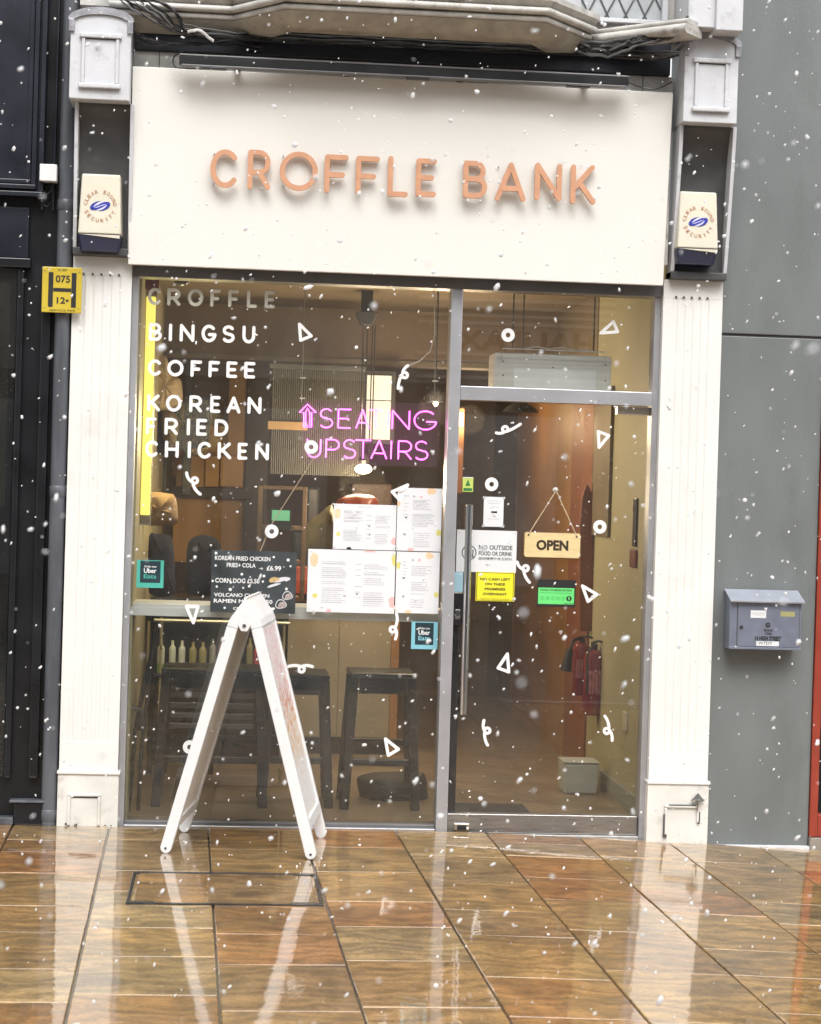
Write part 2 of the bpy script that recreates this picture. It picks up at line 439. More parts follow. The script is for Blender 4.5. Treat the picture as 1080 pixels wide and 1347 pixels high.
def box(name, r, m, parent=None, bev=0, **k):
    return link(name, G().box(*r), m, parent, bev, **k)

def text_geo(s, r, yf, bold=0, spacing=1, squash=True, ext=0.0):
    """lettering fitted into rectangle r=(x0,x1,z0,z1), facing the street at depth yf"""
    cu = bpy.data.curves.new('t', 'FONT'); cu.body = s; cu.size = 1; cu.offset = bold; cu.space_character = spacing
    cu.resolution_u = 3; cu.fill_mode = 'FRONT'; cu.align_x = 'CENTER'
    ob = bpy.data.objects.new('t', cu)
    COL.objects.link(ob)
    dg = bpy.context.evaluated_depsgraph_get()
    me = bpy.data.meshes.new_from_object(ob.evaluated_get(dg))
    vs = [tuple(v.co) for v in me.vertices]; fs = [tuple(p.vertices) for p in me.polygons]
    bpy.data.objects.remove(ob); bpy.data.curves.remove(cu); bpy.data.meshes.remove(me)
    g = G()
    if not vs: return g
    x0 = min(v[0] for v in vs); x1 = max(v[0] for v in vs); z0 = min(v[1] for v in vs); z1 = max(v[1] for v in vs)
    sx = (r[1] - r[0]) / max(1e-6, x1 - x0); sz = (r[3] - r[2]) / max(1e-6, z1 - z0)
    g.add([(r[0] + (v[0] - x0) * sx, yf, r[2] + (v[1] - z0) * sz) for v in vs], fs)
    return g
def text(name, s, r, yf, m, parent, **k):
    g = text_geo(s, r, yf, **k)
    return link(name, g, m, parent, fixn=False)

# ---- rounded stroke alphabet, unit box
def arc(cx, cy, rx, ry, a0, a1, n=14):
    return [(cx + rx * cos(radians(a0 + (a1 - a0) * i / n)), cy + ry * sin(radians(a0 + (a1 - a0) * i / n))) for i in range(n + 1)]
GL = {
 'A': [([(0, 0), (.5, 1)], 0), ([(.5, 1), (1, 0)], 0), ([(.18, .3), (.82, .3)], 0)],
 'B': [([(0, 0), (0, 1)], 0), ([(0, 1), (.5, 1)] + arc(.5, .76, .4, .24, 88, -88, 10) + [(0, .52)], 0), ([(.02, .515), (.55, .515)] + arc(.55, .258, .45, .258, 88, -88, 10) + [(0, 0)], 0)],
 'C': [(arc(.56, .5, .56, .5, 42, 318, 22), 0)],
 'D': [([(0, 0), (0, 1)], 0), ([(0, 1), (.4, 1)] + arc(.4, .5, .6, .5, 88, -88, 14) + [(0, 0)], 0)],
 'E': [([(0, 0), (0, 1)], 0), ([(0, 1), (1, 1)], 0), ([(0, .5), (.85, .5)], 0), ([(0, 0), (1, 0)], 0)],
 'F': [([(0, 0), (0, 1)], 0), ([(0, 1), (1, 1)], 0), ([(0, .47), (.82, .47)], 0)],
 'G': [(arc(.54, .5, .54, .5, 45, 352, 24), 0), ([(1.04, .43), (.58, .43)], 0)],
 'H': [([(0, 0), (0, 1)], 0), ([(1, 0), (1, 1)], 0), ([(0, .5), (1, .5)], 0)],
 'I': [([(0, 0), (0, 1)], 0)],
 'K': [([(0, 0), (0, 1)], 0), ([(0, .36), (.92, 1)], 0), ([(.3, .56), (1, 0)], 0)],
 'L': [([(0, 1), (0, 0)], 0), ([(0, 0), (1, 0)], 0)],
 'N': [([(0, 0), (0, 1)], 0), ([(0, 1), (1, 0)], 0), ([(1, 0), (1, 1)], 0)],
 'O': [(arc(.5, .5, .5, .5, 0, 360, 28)[:-1], 1)],
 'P': [([(0, 0), (0, 1)], 0), ([(0, 1), (.5, 1)] + arc(.5, .72, .5, .28, 88, -88, 10) + [(0, .44)], 0)],
 'R': [([(0, 0), (0, 1)], 0), ([(0, 1), (.5, 1)] + arc(.5, .71, .48, .29, 88, -88, 10) + [(0, .42)], 0), ([(.5, .42), (1, 0)], 0)],
 'S': [(arc(.5, .745, .46, .255, 32, 250, 14)[:-1] + [(.36, .53), (.64, .47)] + arc(.5, .255, .5, .255, 70, -148, 14)[1:], 0)],
 'T': [([(0, 1), (1, 1)], 0), ([(.5, 1), (.5, 0)], 0)],
 'U': [([(0, 1), (0, .4)] + arc(.5, .4, .5, .4, 184, 356, 14) + [(1, .4), (1, 1)], 0)],
}
def letter(name, ch, r, sw, yf, th, m, parent, neon=False):
    """r = outer box of the letter"""
    x0, x1, z0, z1 = r; h = sw / 2
    x0 += h; x1 -= h; z0 += h; z1 -= h
    g = G()
    for k, (pts, cl) in enumerate(GL[ch]):
        q = [((x0 + p[0] * (x1 - x0)) if ch != 'I' else (x0 + x1) / 2, z0 + p[1] * (z1 - z0)) for p in pts]
        if neon: g.tube([(a, yf, b) for a, b in q], h, 6, closed=bool(cl))
        else: g.ribbon(q, h, yf - k * .0006, th + k * .0006, lift=0, closed=bool(cl))
    return link(name, g, m, parent, fixn=not neon, smooth=neon)

# ================================================================== SETTING
# ---- paving: columns of sandstone flags running away from the shop
th = radians(1.25); ct, st = cos(th), sin(th)
def pv(u, v):      # paving frame -> world
    return (u * ct - v * st * -1 * -1, u * st * 0 + v)      # seams lean, courses stay parallel to the shop
def seam_x(u, y): return u - (y + 1.0) * math.tan(th)
edges = [-3.2, -2.75, -2.3, -1.85, -1.4, -.95, -.5, -.035, .408, .858, 1.30, 1.755, 2.19, 2.64, 3.09, 3.54, 3.99]
rows = {-.95: None,
 5: [-.39, -.69, -1.16, -1.81, -2.26, -2.81, -3.24], 6: [-.35, -1.09, -1.51, -2.17, -2.62, -3.14],
 7: [-.55, -1.08, -1.29, -1.74, -2.26, -2.72, -3.33], 8: [-.47, -1.05, -1.66, -2.11, -2.65, -3.27],
 9: [-.63, -1.24, -1.79, -2.23, -2.86, -3.37], 10: [-.21, -.56, -1.06, -1.52, -2.08, -2.71, -3.37],
 11: [-.47, -1.21, -1.68, -2.31, -2.71, -3.21], 12: [-.48, -1.38, -1.8, -2.3, -2.82]}
pav = G()
def gsheet(g, x0, x1, y0, y1, z, n=24):
    vs = []; fs = []
    for i in range(n + 1):
        x = x0 + (x1 - x0) * i / n
        vs += [(x, y0, z + gz(x)), (x, y1, z + gz(x))]
    for i in range(n): fs.append((2 * i, 2 * i + 2, 2 * i + 3, 2 * i + 1))
    g.add(vs, fs)
gsheet(pav, -4.2, 5.2, -9.2, .5, -.012)
pavement = link('pavement', pav, M_GROUT, kind='structure', fixn=False)
for ci in range(len(edges) - 1):
    ys = [0.02] + list(rows.get(ci) or [])
    if not rows.get(ci):
        y = -rnd.uniform(.2, .6)
        while y > -3.2: ys.append(round(y, 2)); y -= rnd.uniform(.42, .66)
    while ys[-1] > -6.2: ys.append(ys[-1] - rnd.uniform(.44, .68))
    for a, b in zip(ys[:-1], ys[1:]):
        j = .004; jc = .0024
        xa0, xa1 = seam_x(edges[ci], a) + j, seam_x(edges[ci + 1], a) - j
        xb0, xb1 = seam_x(edges[ci], b) + j, seam_x(edges[ci + 1], b) - j
        dz = [rnd.uniform(-.0015, .0015) for _ in range(4)]
        bot = [(xb0, b + jc, -.05), (xb1, b + jc, -.05), (xa1, a - jc, -.05), (xa0, a - jc, -.05)]
        top = [(p[0], p[1], gz(p[0]) + dz[i]) for i, p in enumerate(bot)]
        bot = [(p[0], p[1], gz(p[0]) - .05) for p in bot]
        link('paving_slab', G().hexa(bot, top), M_SLAB, pavement, bev=.003, seg=1)
gr = G()
g2 = G(); g2.add([(-40, -60, -.09), (40, -60, -.09), (40, -6.2, -.09), (-40, -6.2, -.09)], [(0, 1, 2, 3)])
link('road', g2, mat('wet_asphalt', (.05, .05, .05), .35, var=.2, vs=8, bump=.4, bs=90, coat=.4), kind='structure', fixn=False)
g2 = G(); g2.add([(-40, -60, -.35), (40, -60, -.35), (40, 20, -.35), (-40, 20, -.35)], [(0, 1, 2, 3)])
link('ground', g2, mat('earth', (.05, .04, .03), .9), kind='structure', fixn=False)
box('kerb', (-40, 40, -6.35, -6.2, -.3, -.04), mat('kerb_granite', (.2, .19, .18), .5, var=.2, vs=40, coat=.3), kind='structure')

# recessed inspection cover with stone infill
mc = thing('inspection_cover', 'recessed inspection cover with dark steel frame and stone infill set in the paving', 'manhole cover', (.02, -1.45, 0))
cx0, cx1, cy0, cy1 = -.355, .412, -1.765, -1.125
fw = .016
for a in ((cx0, cx1, cy0, cy0 + fw), (cx0, cx1, cy1 - fw, cy1), (cx0, cx0 + fw, cy0 + fw + .001, cy1 - fw - .001), (cx1 - fw, cx1, cy0 + fw + .001, cy1 - fw - .001)):
    box('frame_bar', (a[0], a[1], a[2], a[3], -.01, .006), mat('wet_dark_steel', (.035, .035, .038), .3, metal=.6, var=.3, vs=20, coat=.4), mc, .002)
for a in ((cx0 + .028, -.05), (-.04, cx1 - .028)):
    box('stone_infill', (a[0], a[1], cy0 + .026, cy1 - .026, -.01, .0035), M_SLAB, mc, .002)
for a, b, c, d in ((cx0 + .017, cx0 + .11, cy0 + .017, cy0 + .035), (cx0 + .017, cx0 + .07, cy1 - .035, cy1 - .017), (cx1 - .1, cx1 - .017, cy1 - .04, cy1 - .017), (cx1 - .13, cx1 - .017, cy0 + .017, cy0 + .045)):
    box('lifting_plate', (a, b, c, d, -.008, .0065), M_BLKPL, mc, .001)

# ---- street opposite (seen only as reflections)
ob = thing('opposite_building', 'pale stone bank building across the street, mirrored in the door glass', 'building', (1, -17, 0))
box('wall', (-14, 16, -18, -17, -.3, 3.1), mat('opp_stone', (.10, .09, .08), .7, var=.2, vs=1), ob)
box('upper_wall', (-14, 16, -18.01, -17.01, 4.45, 10.5), mat('opp_brick', (.20, .14, .11), .7, var=.2, vs=2), ob)
box('fascia', (-14, 16, -18, -16.95, 3.1, 4.45), mat('opp_fascia', (.45, .40, .36), .6, var=.06), ob)
a_, b_ = W(598, 446, 17.15), W(784, 446, 17.15); hh = .135
text('sign_letters', 'HALIFAX', (-b_.x, -a_.x, a_.z - hh, a_.z + hh), 0, M_INK, ob, bold=.04)
o_ = [c for c in ob.children if c.name.startswith('sign_letters')][0]
o_.rotation_euler.z = pi; o_.location = ((a_.x + b_.x) / 2 - 1, -16.945 + 17, a_.z)
for k in range(12):
    if 5 <= k <= 7: continue
    z_ = a_.z + .62 - k * .105
    box('louvre', (a_.x - .5, b_.x + .25, -16.94, -16.90, z_, z_ + .045), mat('pale_louvre', (.75, .68, .6), .5), ob, .003)
for i in range(9):
    box('window', (-12.5 + i * 3.1, -11.1 + i * 3.1, -17.02, -16.98, 5.4, 7.6), mat('opp_window', (.45, .47, .5), .2), ob, .01)
    box('window', (-12.5 + i * 3.1, -11.1 + i * 3.1, -17.02, -16.98, .4, 2.7), mat('opp_window', (.45, .47, .5), .2), ob, .01)

# ================================================================== FAÇADE STRUCTURE
YG = .10      # glass plane
XL0, XL1 = -.765, W(164, 700).x          # left pilaster
XR0, XR1 = W(865, 640).x, W(943, 640).x  # right pilaster
ZP = 2.69

def pilaster(name, label, x0, x1, flx, capx, zb, wy, broken):
    t = thing(name, label, 'pilaster', ((x0 + x1) / 2, 0, zb))
    # fluted shaft: cross-section with round grooves
    z0, z1 = .40, 2.60
    pts = [(x0, .14), (x0, 0)]
    for fx in flx:
        w = .012
        pts += [(fx - w, 0), (fx - w * .6, .0035), (fx, .005), (fx + w * .6, .0035), (fx + w, 0)]
    pts += [(x1, 0), (x1, .14)]
    link('fluted_shaft', G().prism(pts, 'z', z0, z1), M_CREAM, t)
    box('necking', (x0, x1, -.0005, .14, z1, ZP), M_CREAM, t, .002)
    for fx in flx:
        link('drill_hole', G().lathe([(.006, -.0015), (.006, .001)], (fx, -.0006, z1 + .006), 10, 'y'), M_RECESS, t)
    box('lower_shaft', (x0, x1, -.0005, .14, .262, z0), M_CREAM, t, .002)
    box('base_moulding', (x0 - .008, x1 + .012, -.016, .14, .245, .262), M_CREAM, t, .004)
    # plinth with framed panel
    px0, px1, pz0, pz1 = wy
    box('plinth', (x0 - .004, x1 + .006, -.008, .14, zb - .03, .245), M_CREAMW, t, .003)
    f = .014
    if not broken:
        for a in ((px0, px1, pz1 - f, pz1), (px0, px0 + f, zb + .004, pz1 - f - .001), (px1 - f, px1, zb + .004, pz1 - f - .001)):
            box('panel_moulding', (a[0], a[1], -.018, -.0085, a[2], a[3]), M_CREAMW, t, .004)
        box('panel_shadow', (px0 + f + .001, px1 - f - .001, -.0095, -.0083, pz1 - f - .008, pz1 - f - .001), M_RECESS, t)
    else:
        for a, mm in (((px0, px1, pz1 - f, pz1), M_CREAMW), ((px0, px0 + f, pz0, pz1 - f - .001), M_CREAMW), ((px1 - f, px1, pz0 + .062, pz1 - f - .001), M_CREAMW)):
            box('panel_moulding', (a[0], a[1], -.02, -.0085, a[2], a[3]), mm, t, .004)
        for a in ((px0 - .004, px0 + .004, pz0 - .012, pz0 + .10), (px0 + .002, px0 + .014, pz0 - .014, pz0 + .004), (px1 - .006, px1 + .001, pz0 + .055, pz1 - .03), (px0 + .02, px1 - .02, pz1 - .004, pz1 + .002)):
            link('paint_loss', G().box(a[0], a[1], -.0208, -.0084, a[2], a[3]), M_RECESS, t, bev=.002)
        c = W(918, 1050, -.02)
        g = G(); g.add([(c.x - .035, -.02, c.z - .012), (c.x + .035, -.02, c.z - .015), (c.x, -.022, c.z + .026), (c.x, -.06, c.z - .008), (c.x, -.010, c.z - .02)], [(0, 3, 2), (3, 1, 2), (0, 4, 3), (4, 1, 3), (0, 2, 1, 4)])
        link('metal_bracket', g, mat('weathered_bracket', (.16, .16, .15), .5, metal=.4, var=.4, vs=50, bump=.3), t)
        box('bracket_stem', (c.x - .004, c.x + .003, -.026, -.018, c.z - .06, c.z - .012), M_STEEL, t, .001)
    # a few chips along the foot
    rr = random.Random(hash(label) % 1000 if False else len(label))
    for k in range(6):
        x = rr.uniform(x0, x1); w = rr.uniform(.002, .007)
        link('paint_chip', G().box(x - w, x + w, -.0092, -.0078, zb + rr.uniform(0, .005), zb + rr.uniform(.006, .015)), M_RECESS, t, bev=.001)
    return t
fl = [XL0 + d for d in (.050, .092, .133, .174, .215)]
pilaster('pilaster', 'cream fluted pilaster on the left side of the shop window, below the hydrant plate', XL0, XL1, fl, 0, 0, (XL0 + .045, XL0 + .2, 0, .155), False)
fr = [XR0 + d for d in (.062, .100, .139, .178, .217)]
rp_ = R(872, 1058, 920, 1098, 0)
pilaster('pilaster', 'cream fluted pilaster on the right of the door, with broken panel moulding at its foot', XR0, XR1, fr, 0, gz(2.2) - .02, (rp_[0], rp_[1], rp_[2], rp_[3]), True)

def corbel(label, hx0, hx1, hz0, hz1, bx0, bx1, ysh=0):
    """console bracket: arched head, concave recess between two cheeks"""
    t = thing('corbel', label, 'corbel', ((hx0 + hx1) / 2, 0, ZP))
    yf = -.24; n = 14
    # arched head front
    cx = (hx0 + hx1) / 2; hw = (hx1 - hx0) / 2
    pts = [(hx0, hz0), (hx1, hz0)] + [(cx + hw * cos(radians(a)), hz1 - .045 + .045 * sin(radians(a))) for a in [i * 180 / n for i in range(n + 1)]]
    link('head', G().prism(pts, 'y', yf, .05), M_GREYW, t, bev=.004)
    # lead flashing over the arch
    outer = [(cx + (hw + .012) * cos(radians(a)), hz1 - .045 + .06 * sin(radians(a)) + .004) for a in [i * 180 / n for i in range(n + 1)]]
    inner = [(cx + (hw - .004) * cos(radians(a)), hz1 - .045 + .045 * sin(radians(a)) - .002) for a in [i * 180 / n for i in range(n, -1, -1)]]
    inner = [(p[0], p[1] - .012) for p in inner]
    g = G()
    for i in range(n):
        a, b = outer[i], outer[i + 1]; c, d = inner[n - i - 1], inner[n - i]
        g.hexa([(a[0], yf - .012, a[1]), (b[0], yf - .012, b[1]), (c[0], yf - .012, c[1]), (d[0], yf - .012, d[1])],
               [(a[0], .05, a[1]), (b[0], .05, b[1]), (c[0], .05, c[1]), (d[0], .05, d[1])])
    link('lead_cap', g, M_LEAD, t)
    for sx in (hx0 - .008, hx1 - .018):
        box('lead_flap', (sx, sx + .026, yf - .013, yf - .002, hz1 - .098, hz1 - .04), M_LEAD, t, .003)
    # raised panel frame
    pw, f = hw * .62, .016
    pz0, pz1 = hz0 + .055, hz0 + .295
    box('panel', (cx - pw + f, cx + pw - f, yf - .004, yf - .0005, pz0 + f, pz1 - f), M_GREYW, t, .001)
    for a in ((cx - pw - .01, cx + pw + .01, pz1 - f, pz1 + .006, .02), (cx - pw - .01, cx + pw + .01, pz0 - .006, pz0 + f, .022), (cx - pw, cx - pw + f, pz0 + f + .001, pz1 - f - .001, .014), (cx + pw - f, cx + pw, pz0 + f + .001, pz1 - f - .001, .014)):
        box('panel_moulding', (a[0], a[1], yf - a[4], yf - .0006, a[2], a[3]), M_GREYW, t, .005)
    box('panel_dark_line', (cx - pw + f, cx + pw - f, yf - .0055, yf - .0042, pz1 - f - .006, pz1 - f - .001), M_RECESS, t)  # thin dark line along the top edge of the panel
    # concave back
    prof = []
    for i in range(13):
        a = i / 12
        prof.append((-.15 + .13 * sin(a * pi / 2) ** .8, hz0 - (hz0 - ZP) * (1 - cos(a * pi / 2)) * .98 - .002))
    poly = prof + [(-.02, ZP + .002), (.05, ZP + .002), (.05, hz0 - .002)]
    ckt = .018
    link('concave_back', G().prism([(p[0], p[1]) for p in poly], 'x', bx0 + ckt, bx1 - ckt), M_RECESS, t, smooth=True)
    # cheeks
    ch = [(-.165 + .105 * (i / 12) ** 1.2, hz0 - .001 - (hz0 - ZP - .06) * (i / 12)) for i in range(13)] + [(-.045, ZP + .002), (.05, ZP + .002), (.05, hz0 - .001)]
    for a in ((bx0, bx0 + ckt - .001), (bx1 - ckt + .001, bx1)):
        link('cheek', G().prism(ch, 'x', a[0], a[1]), M_GREYW, t, bev=.002)
    box('sill', (bx0, bx1, -.06, .05, ZP + .0, ZP + .035), M_RECESS, t, .004)
    return t
hl = R(93, 22, 171, 130, -.24); hr = R(899, 52, 972, 162, -.24)
corbel('grey painted corbel bracket with arched lead top, left end of the shop sign', hl[0], hl[1], hl[2], hl[3] + .02, XL0 + .0, XL1 - .004)
corbel('grey painted corbel bracket with arched lead top, at the right end of the sign', hr[0], hr[1], hr[2], hr[3] + .02, XR0 + .02, XR1 + .002)

# fascia sign, leaning forward slightly
a0, a1 = W(168, 348, -.06), W(872, 375, -.06)
b0, b1 = W(175, 88, -.15), W(886, 121, -.15)
fx0, fx1 = (a0.x + b0.x) / 2, (a1.x + b1.x) / 2
fz0, fz1 = (a0.z + a1.z) / 2, (b0.z + b1.z) / 2
sg = thing('shop_sign', 'large cream fascia board with raised copper letters CROFFLE BANK above the shopfront', 'shop sign', ((fx0 + fx1) / 2, -.05, fz0))
g = G(); g.hexa([(fx0, -.06, fz0), (fx1, -.06, fz0), (fx1, -.03, fz0), (fx0, -.03, fz0)], [(fx0, -.15, fz1), (fx1, -.15, fz1), (fx1, -.12, fz1), (fx0, -.12, fz1)])
link('board', g, M_FASCIA, sg, bev=.0025)
lets = [('C', 277, 197, 312, 247), ('R', 326, 198, 356, 249), ('O', 368, 200, 418, 251), ('F', 427, 204, 458, 254), ('F', 468, 206, 499, 256), ('L', 510, 206, 537, 259), ('E', 547, 209, 574, 259),
        ('B', 609, 212, 641, 261), ('A', 651, 214, 692, 265), ('N', 703, 215, 739, 264), ('K', 750, 217, 784, 269)]
for ch, x0, y0, x1, y1 in lets:
    zc = W((x0 + x1) / 2, (y0 + y1) / 2, -.13).z
    yb = -.06 - .09 * (zc - fz0) / (fz1 - fz0)
    r = R(x0, y0, x1, y1, yb - .03)
    letter('letter', ch, r, .024, yb - .040, .016, M_COPPER, sg)
    for s in ((r[0] + .016, r[3] - .02), (r[0] + .016 if ch not in 'O' else r[0] + .02, r[2] + .02)):
        link('standoff_pin', G().lathe([(.003, 0), (.003, .036)], (s[0], yb - .025, s[1]), 6, 'y'), M_STEEL, sg)
# light trough on arms above the sign
t0, t1 = W(236, 82, -.235), W(826, 105, -.235)
zt = (t0.z + t1.z) / 2
lt = thing('sign_light', 'long dark trough light running along the top edge of the sign board', 'light', ((t0.x + t1.x) / 2, -.36, zt))
box('housing', (t0.x, t1.x, -.262, -.215, zt - .022, zt + .016), mat('black_aluminium', (.018, .019, .02), .35, metal=.4, var=.2), lt, .003)
box('top_rail', (t0.x, t1.x, -.265, -.213, zt + .0165, zt + .024), M_ALUD, lt, .002)
box('bottom_rail', (t0.x + .01, t1.x - .01, -.264, -.214, zt - .030, zt - .0225), M_ALUD, lt, .002)
for q in (.12, .36, .62, .9):
    x = t0.x + (t1.x - t0.x) * q
    box('arm', (x, x + .03, -.2149, -.0, zt - .012, zt - .002), M_BLKPL, lt, .002)
for q in (.05, .5, .86):
    x = t0.x + (t1.x - t0.x) * q
    box('clip', (x, x + .11, -.266, -.23, zt - .040, zt - .0305), M_BLKPL, lt, .002)

# wall above the sign: battens, dark void, bay window foot
zb = (W(300, 92, -.1).z)
wl = thing('upper_wall', 'board painted as shaded void and pale backing boards between the sign and the bay window', 'wall', (.8, .05, fz1))
box('backing_board', (fx0 + .0, fx1 + .02, -.05, .05, fz0 + .1, fz1 + .095), M_DIRTYW, wl, .003)
for px in (209, 262, 846):
    X = W(px, 80, -.05).x
    box('joint', (X, X + .004, -.0515, -.0495, fz1 - .05, fz1 + .094), M_RECESS, wl)
box('void_board', (fx0, fx1, -.075, .05, fz1 + .0955, fz1 + .30), mat('void_shade_black', (.012, .014, .022), .55, var=.4, vs=9, bump=.3, bs=20, dirt=.4, dcol=(.05, .05, .055), ds=9, stretch=(.3, 1, 2)), wl, .006)  # near-black board carries the shade of the void under the bay
box('upper_board', (XL0, XR1, -.03, .3, fz1 + .301, fz1 + 1.6), M_DIRTYW, wl)

bay = thing('bay_window', 'foot of the white moulded bay window above the shop sign', 'bay window', (1, -.2, 3.8))
zz = W(540, 14, -.42).z
def mould(pl, prof, m, name='moulding', parent=bay):
    """prof: (outward, z) outline swept round the plan line pl"""
    n = len(pl); vs = []; fs = []; k = len(prof)
    for i, p in enumerate(pl):
        a = Vector(pl[max(i - 1, 0)]); b = Vector(pl[min(i + 1, n - 1)]); t = (b - a).normalized()
        nn = Vector((t.y, -t.x))
        for o, z in prof: vs.append((p[0] + nn.x * o, p[1] + nn.y * o, z))
    for i in range(n - 1):
        for j in range(k):
            l = (j + 1) % k
            fs.append((i * k + j, i * k + l, (i + 1) * k + l, (i + 1) * k + j))
    fs.append(tuple(range(k))); fs.append(tuple(range((n - 1) * k, n * k))[::-1])
    return link(name, G().add(vs, fs), m, parent, smooth=True)
P1x = W(311, 24, -.14).x; P2x = W(377, 13, -.42).x; P3x = W(716, 24, -.42).x; P4x = W(768, 42, -.12).x
plan = [(-.62, -.14), (P1x, -.14), (P2x, -.42), (P3x, -.42), (P4x, -.12)]
def rprof(z0, z1, out, inner=-.12):
    h = (z1 - z0) / 2
    return [(inner, z0), (out - h, z0)] + [(out - h + h * sin(radians(a)), z0 + h - h * cos(radians(a))) for a in range(20, 180, 20)] + [(out - h, z1), (inner, z1)]
mould(plan, rprof(zz - .028, zz - .002, .045), M_DIRTYW, 'round_moulding')
mould(plan, rprof(zz + .002, zz + .032, .075), M_DIRTYW, 'round_moulding')
mould(plan, [(-.12, zz + .034), (.05, zz + .034), (.085, zz + .06), (.085, zz + .085), (-.12, zz + .085)], M_DIRTYW, 'cyma_moulding')
mould(plan, [(-.16, zz - .09), (-.05, zz - .085), (.0, zz - .06), (.03, zz - .03), (-.12, zz - .03)], mat('beige_soffit_paint', (.36, .33, .27), .6, var=.2, vs=12, dirt=.5, dcol=(.1, .09, .07), ds=8), 'cove')
mould(plan, [(-.14, zz + .087), (-.02, zz + .087), (-.02, zz + .5), (-.14, zz + .5)], M_GREYW, 'apron')
# return towards the right-hand upper pilaster
q0, q1 = W(757, 60, .0), W(908, 24, -.40)
mould([(q0.x, 0), (q1.x, -.40)], rprof(q0.z - .01, q0.z + .035, .05), M_DIRTYW, 'round_moulding')
mould([(q0.x, 0), (q1.x, -.40)], rprof(q0.z + .036, q0.z + .06, .03), M_DIRTYW, 'round_moulding')
lw = thing('lattice_window', 'leaded lattice window with pale diamond panes at the top of the photo', 'window', (2, .02, zz))
l = R(745, -40, 872, 25, -.06)
box('pane', (l[0], l[1], -.048, -.04, l[2], l[3]), mat('obscured_glass', (.42, .44, .45), .25, var=.15, vs=10), lw)
for a in ((l[0] - .02, l[1] + .02, l[2] - .02, l[2]), (l[0] - .03, l[0] - .001, l[2], l[3]), (l[1] + .001, l[1] + .03, l[2], l[3])):
    box('frame', (a[0], a[1], -.08, -.03, a[2], a[3]), M_GREYW, lw, .003)
step = .092
for k in range(-2, 8):
    x = l[0] + k * step
    for s in (1, -1):
        hgt = l[3] - l[2]; run = hgt * .5
        xa, xb = (x, x + run) if s > 0 else (x + run, x)
        za, zb2 = l[2], l[3]
        # clip to the pane
        def cl(xa, za, xb, zb2):
            pts = []
            for i in range(41):
                q = i / 40; X = xa + (xb - xa) * q; Z = za + (zb2 - za) * q
                if l[0] <= X <= l[1]: pts.append((X, Z))
            return pts
        pp = cl(xa, za, xb, zb2)
        if len(pp) > 2:
            link('lead_came', G().ribbon([pp[0], pp[-1]], .0035, -.0525 - (.001 if s > 0 else 0), .004), M_RECESS, lw)
# upper pilaster block at right
ub = thing('upper_pilaster', 'grey upper pilaster block standing forward above the right corbel', 'pilaster', (2.35, -.2, 3.85))
u = R(906, -70, 943, 42, -.34); u2 = R(946, -70, 980, 46, -.38)
box('shaft', (u[0], u[1], -.34, .05, u[2] + .02, u[3] + .1), M_GREYW, ub, .005)
box('shaft_return', (u2[0] - .008, u2[1], -.37, .05, u2[2] + .02, u2[3] + .1), M_GREYW, ub, .005)
box('groove', (u[1] + .001, u2[0] - .009, -.33, .04, u[2] + .03, u[3]), M_RECESS, ub)

# cables
cb = thing('cable_bundle', 'tangle of black and grey cables strung under the bay window', 'cables', (1, -.1, fz1 + .12))
def cab(pts, r=.004, m=M_CABLE, jit=.004):
    P = [W(*p) for p in pts]; out = []
    for i in range(len(P) - 1):
        p0 = P[max(i - 1, 0)]; p1 = P[i]; p2 = P[i + 1]; p3 = P[min(i + 2, len(P) - 1)]
        for k in range(6):
            q = k / 6
            out.append(.5 * ((2 * p1) + (p2 - p0) * q + (2 * p0 - 5 * p1 + 4 * p2 - p3) * q * q + (3 * p1 - p0 - 3 * p2 + p3) * q ** 3))
    out.append(P[-1])
    out = [p + Vector((0, rnd.uniform(-jit, jit), rnd.uniform(-jit, jit))) for p in out]
    link('cable', G().tube(out, r, 6), m, cb, smooth=True)
for k in range(12):
    dy = rnd.uniform(-6, 6)
    cab([(150 + k * 4, -6, -.2), (180 + k * 5, 14 + dy, -.22), (225 + k * 2, 36 + dy, -.2), (285 + k * 3, 46 + dy * .6, -.17), (380, 50 + dy, -.12), (520, 56 + dy, -.1), (640, 62 + dy, -.1), (760, 66 + dy, -.1), (850, 72 + dy, -.12), (893, 70 + dy * .4, -.14)], rnd.uniform(.0025, .006), mat('grey_cable', (.09, .09, .09), .5, var=.3) if k % 3 == 0 else M_CABLE)
for k in range(9):
    dy = rnd.uniform(-7, 7)
    cab([(760, 62 + dy, -.16), (800, 60 + dy + k, -.22), (840, 52 + dy, -.28), (880, 44 + dy, -.3), (905, 28 + dy, -.35)], rnd.uniform(.003, .007), M_CABLE if k % 2 else mat('grey_cable', (.09, .09, .09), .5), .007)
for k in range(5):
    cab([(176, 40 + k * 3, -.2), (200, 52 + k * 2, -.18), (250, 60 - k, -.16), (300, 52 + k * 2, -.13), (345, 62 + k, -.11)], .004, M_CABLE, .006)
cab([(240, 68, -.25), (229, 75, -.2), (229, 86, -.2), (242, 90, -.2), (300, 92, -.2)], .0035, M_CABLE, .001)
cab([(826, 108, -.3), (840, 114, -.2), (862, 117, -.2), (884, 108, -.16)], .0035, M_CABLE, .001)
cab([(247, 42, -.2), (262, 40, -.22), (275, 50, -.2), (281, 54, -.19)], .007, M_WCABLE, .001)

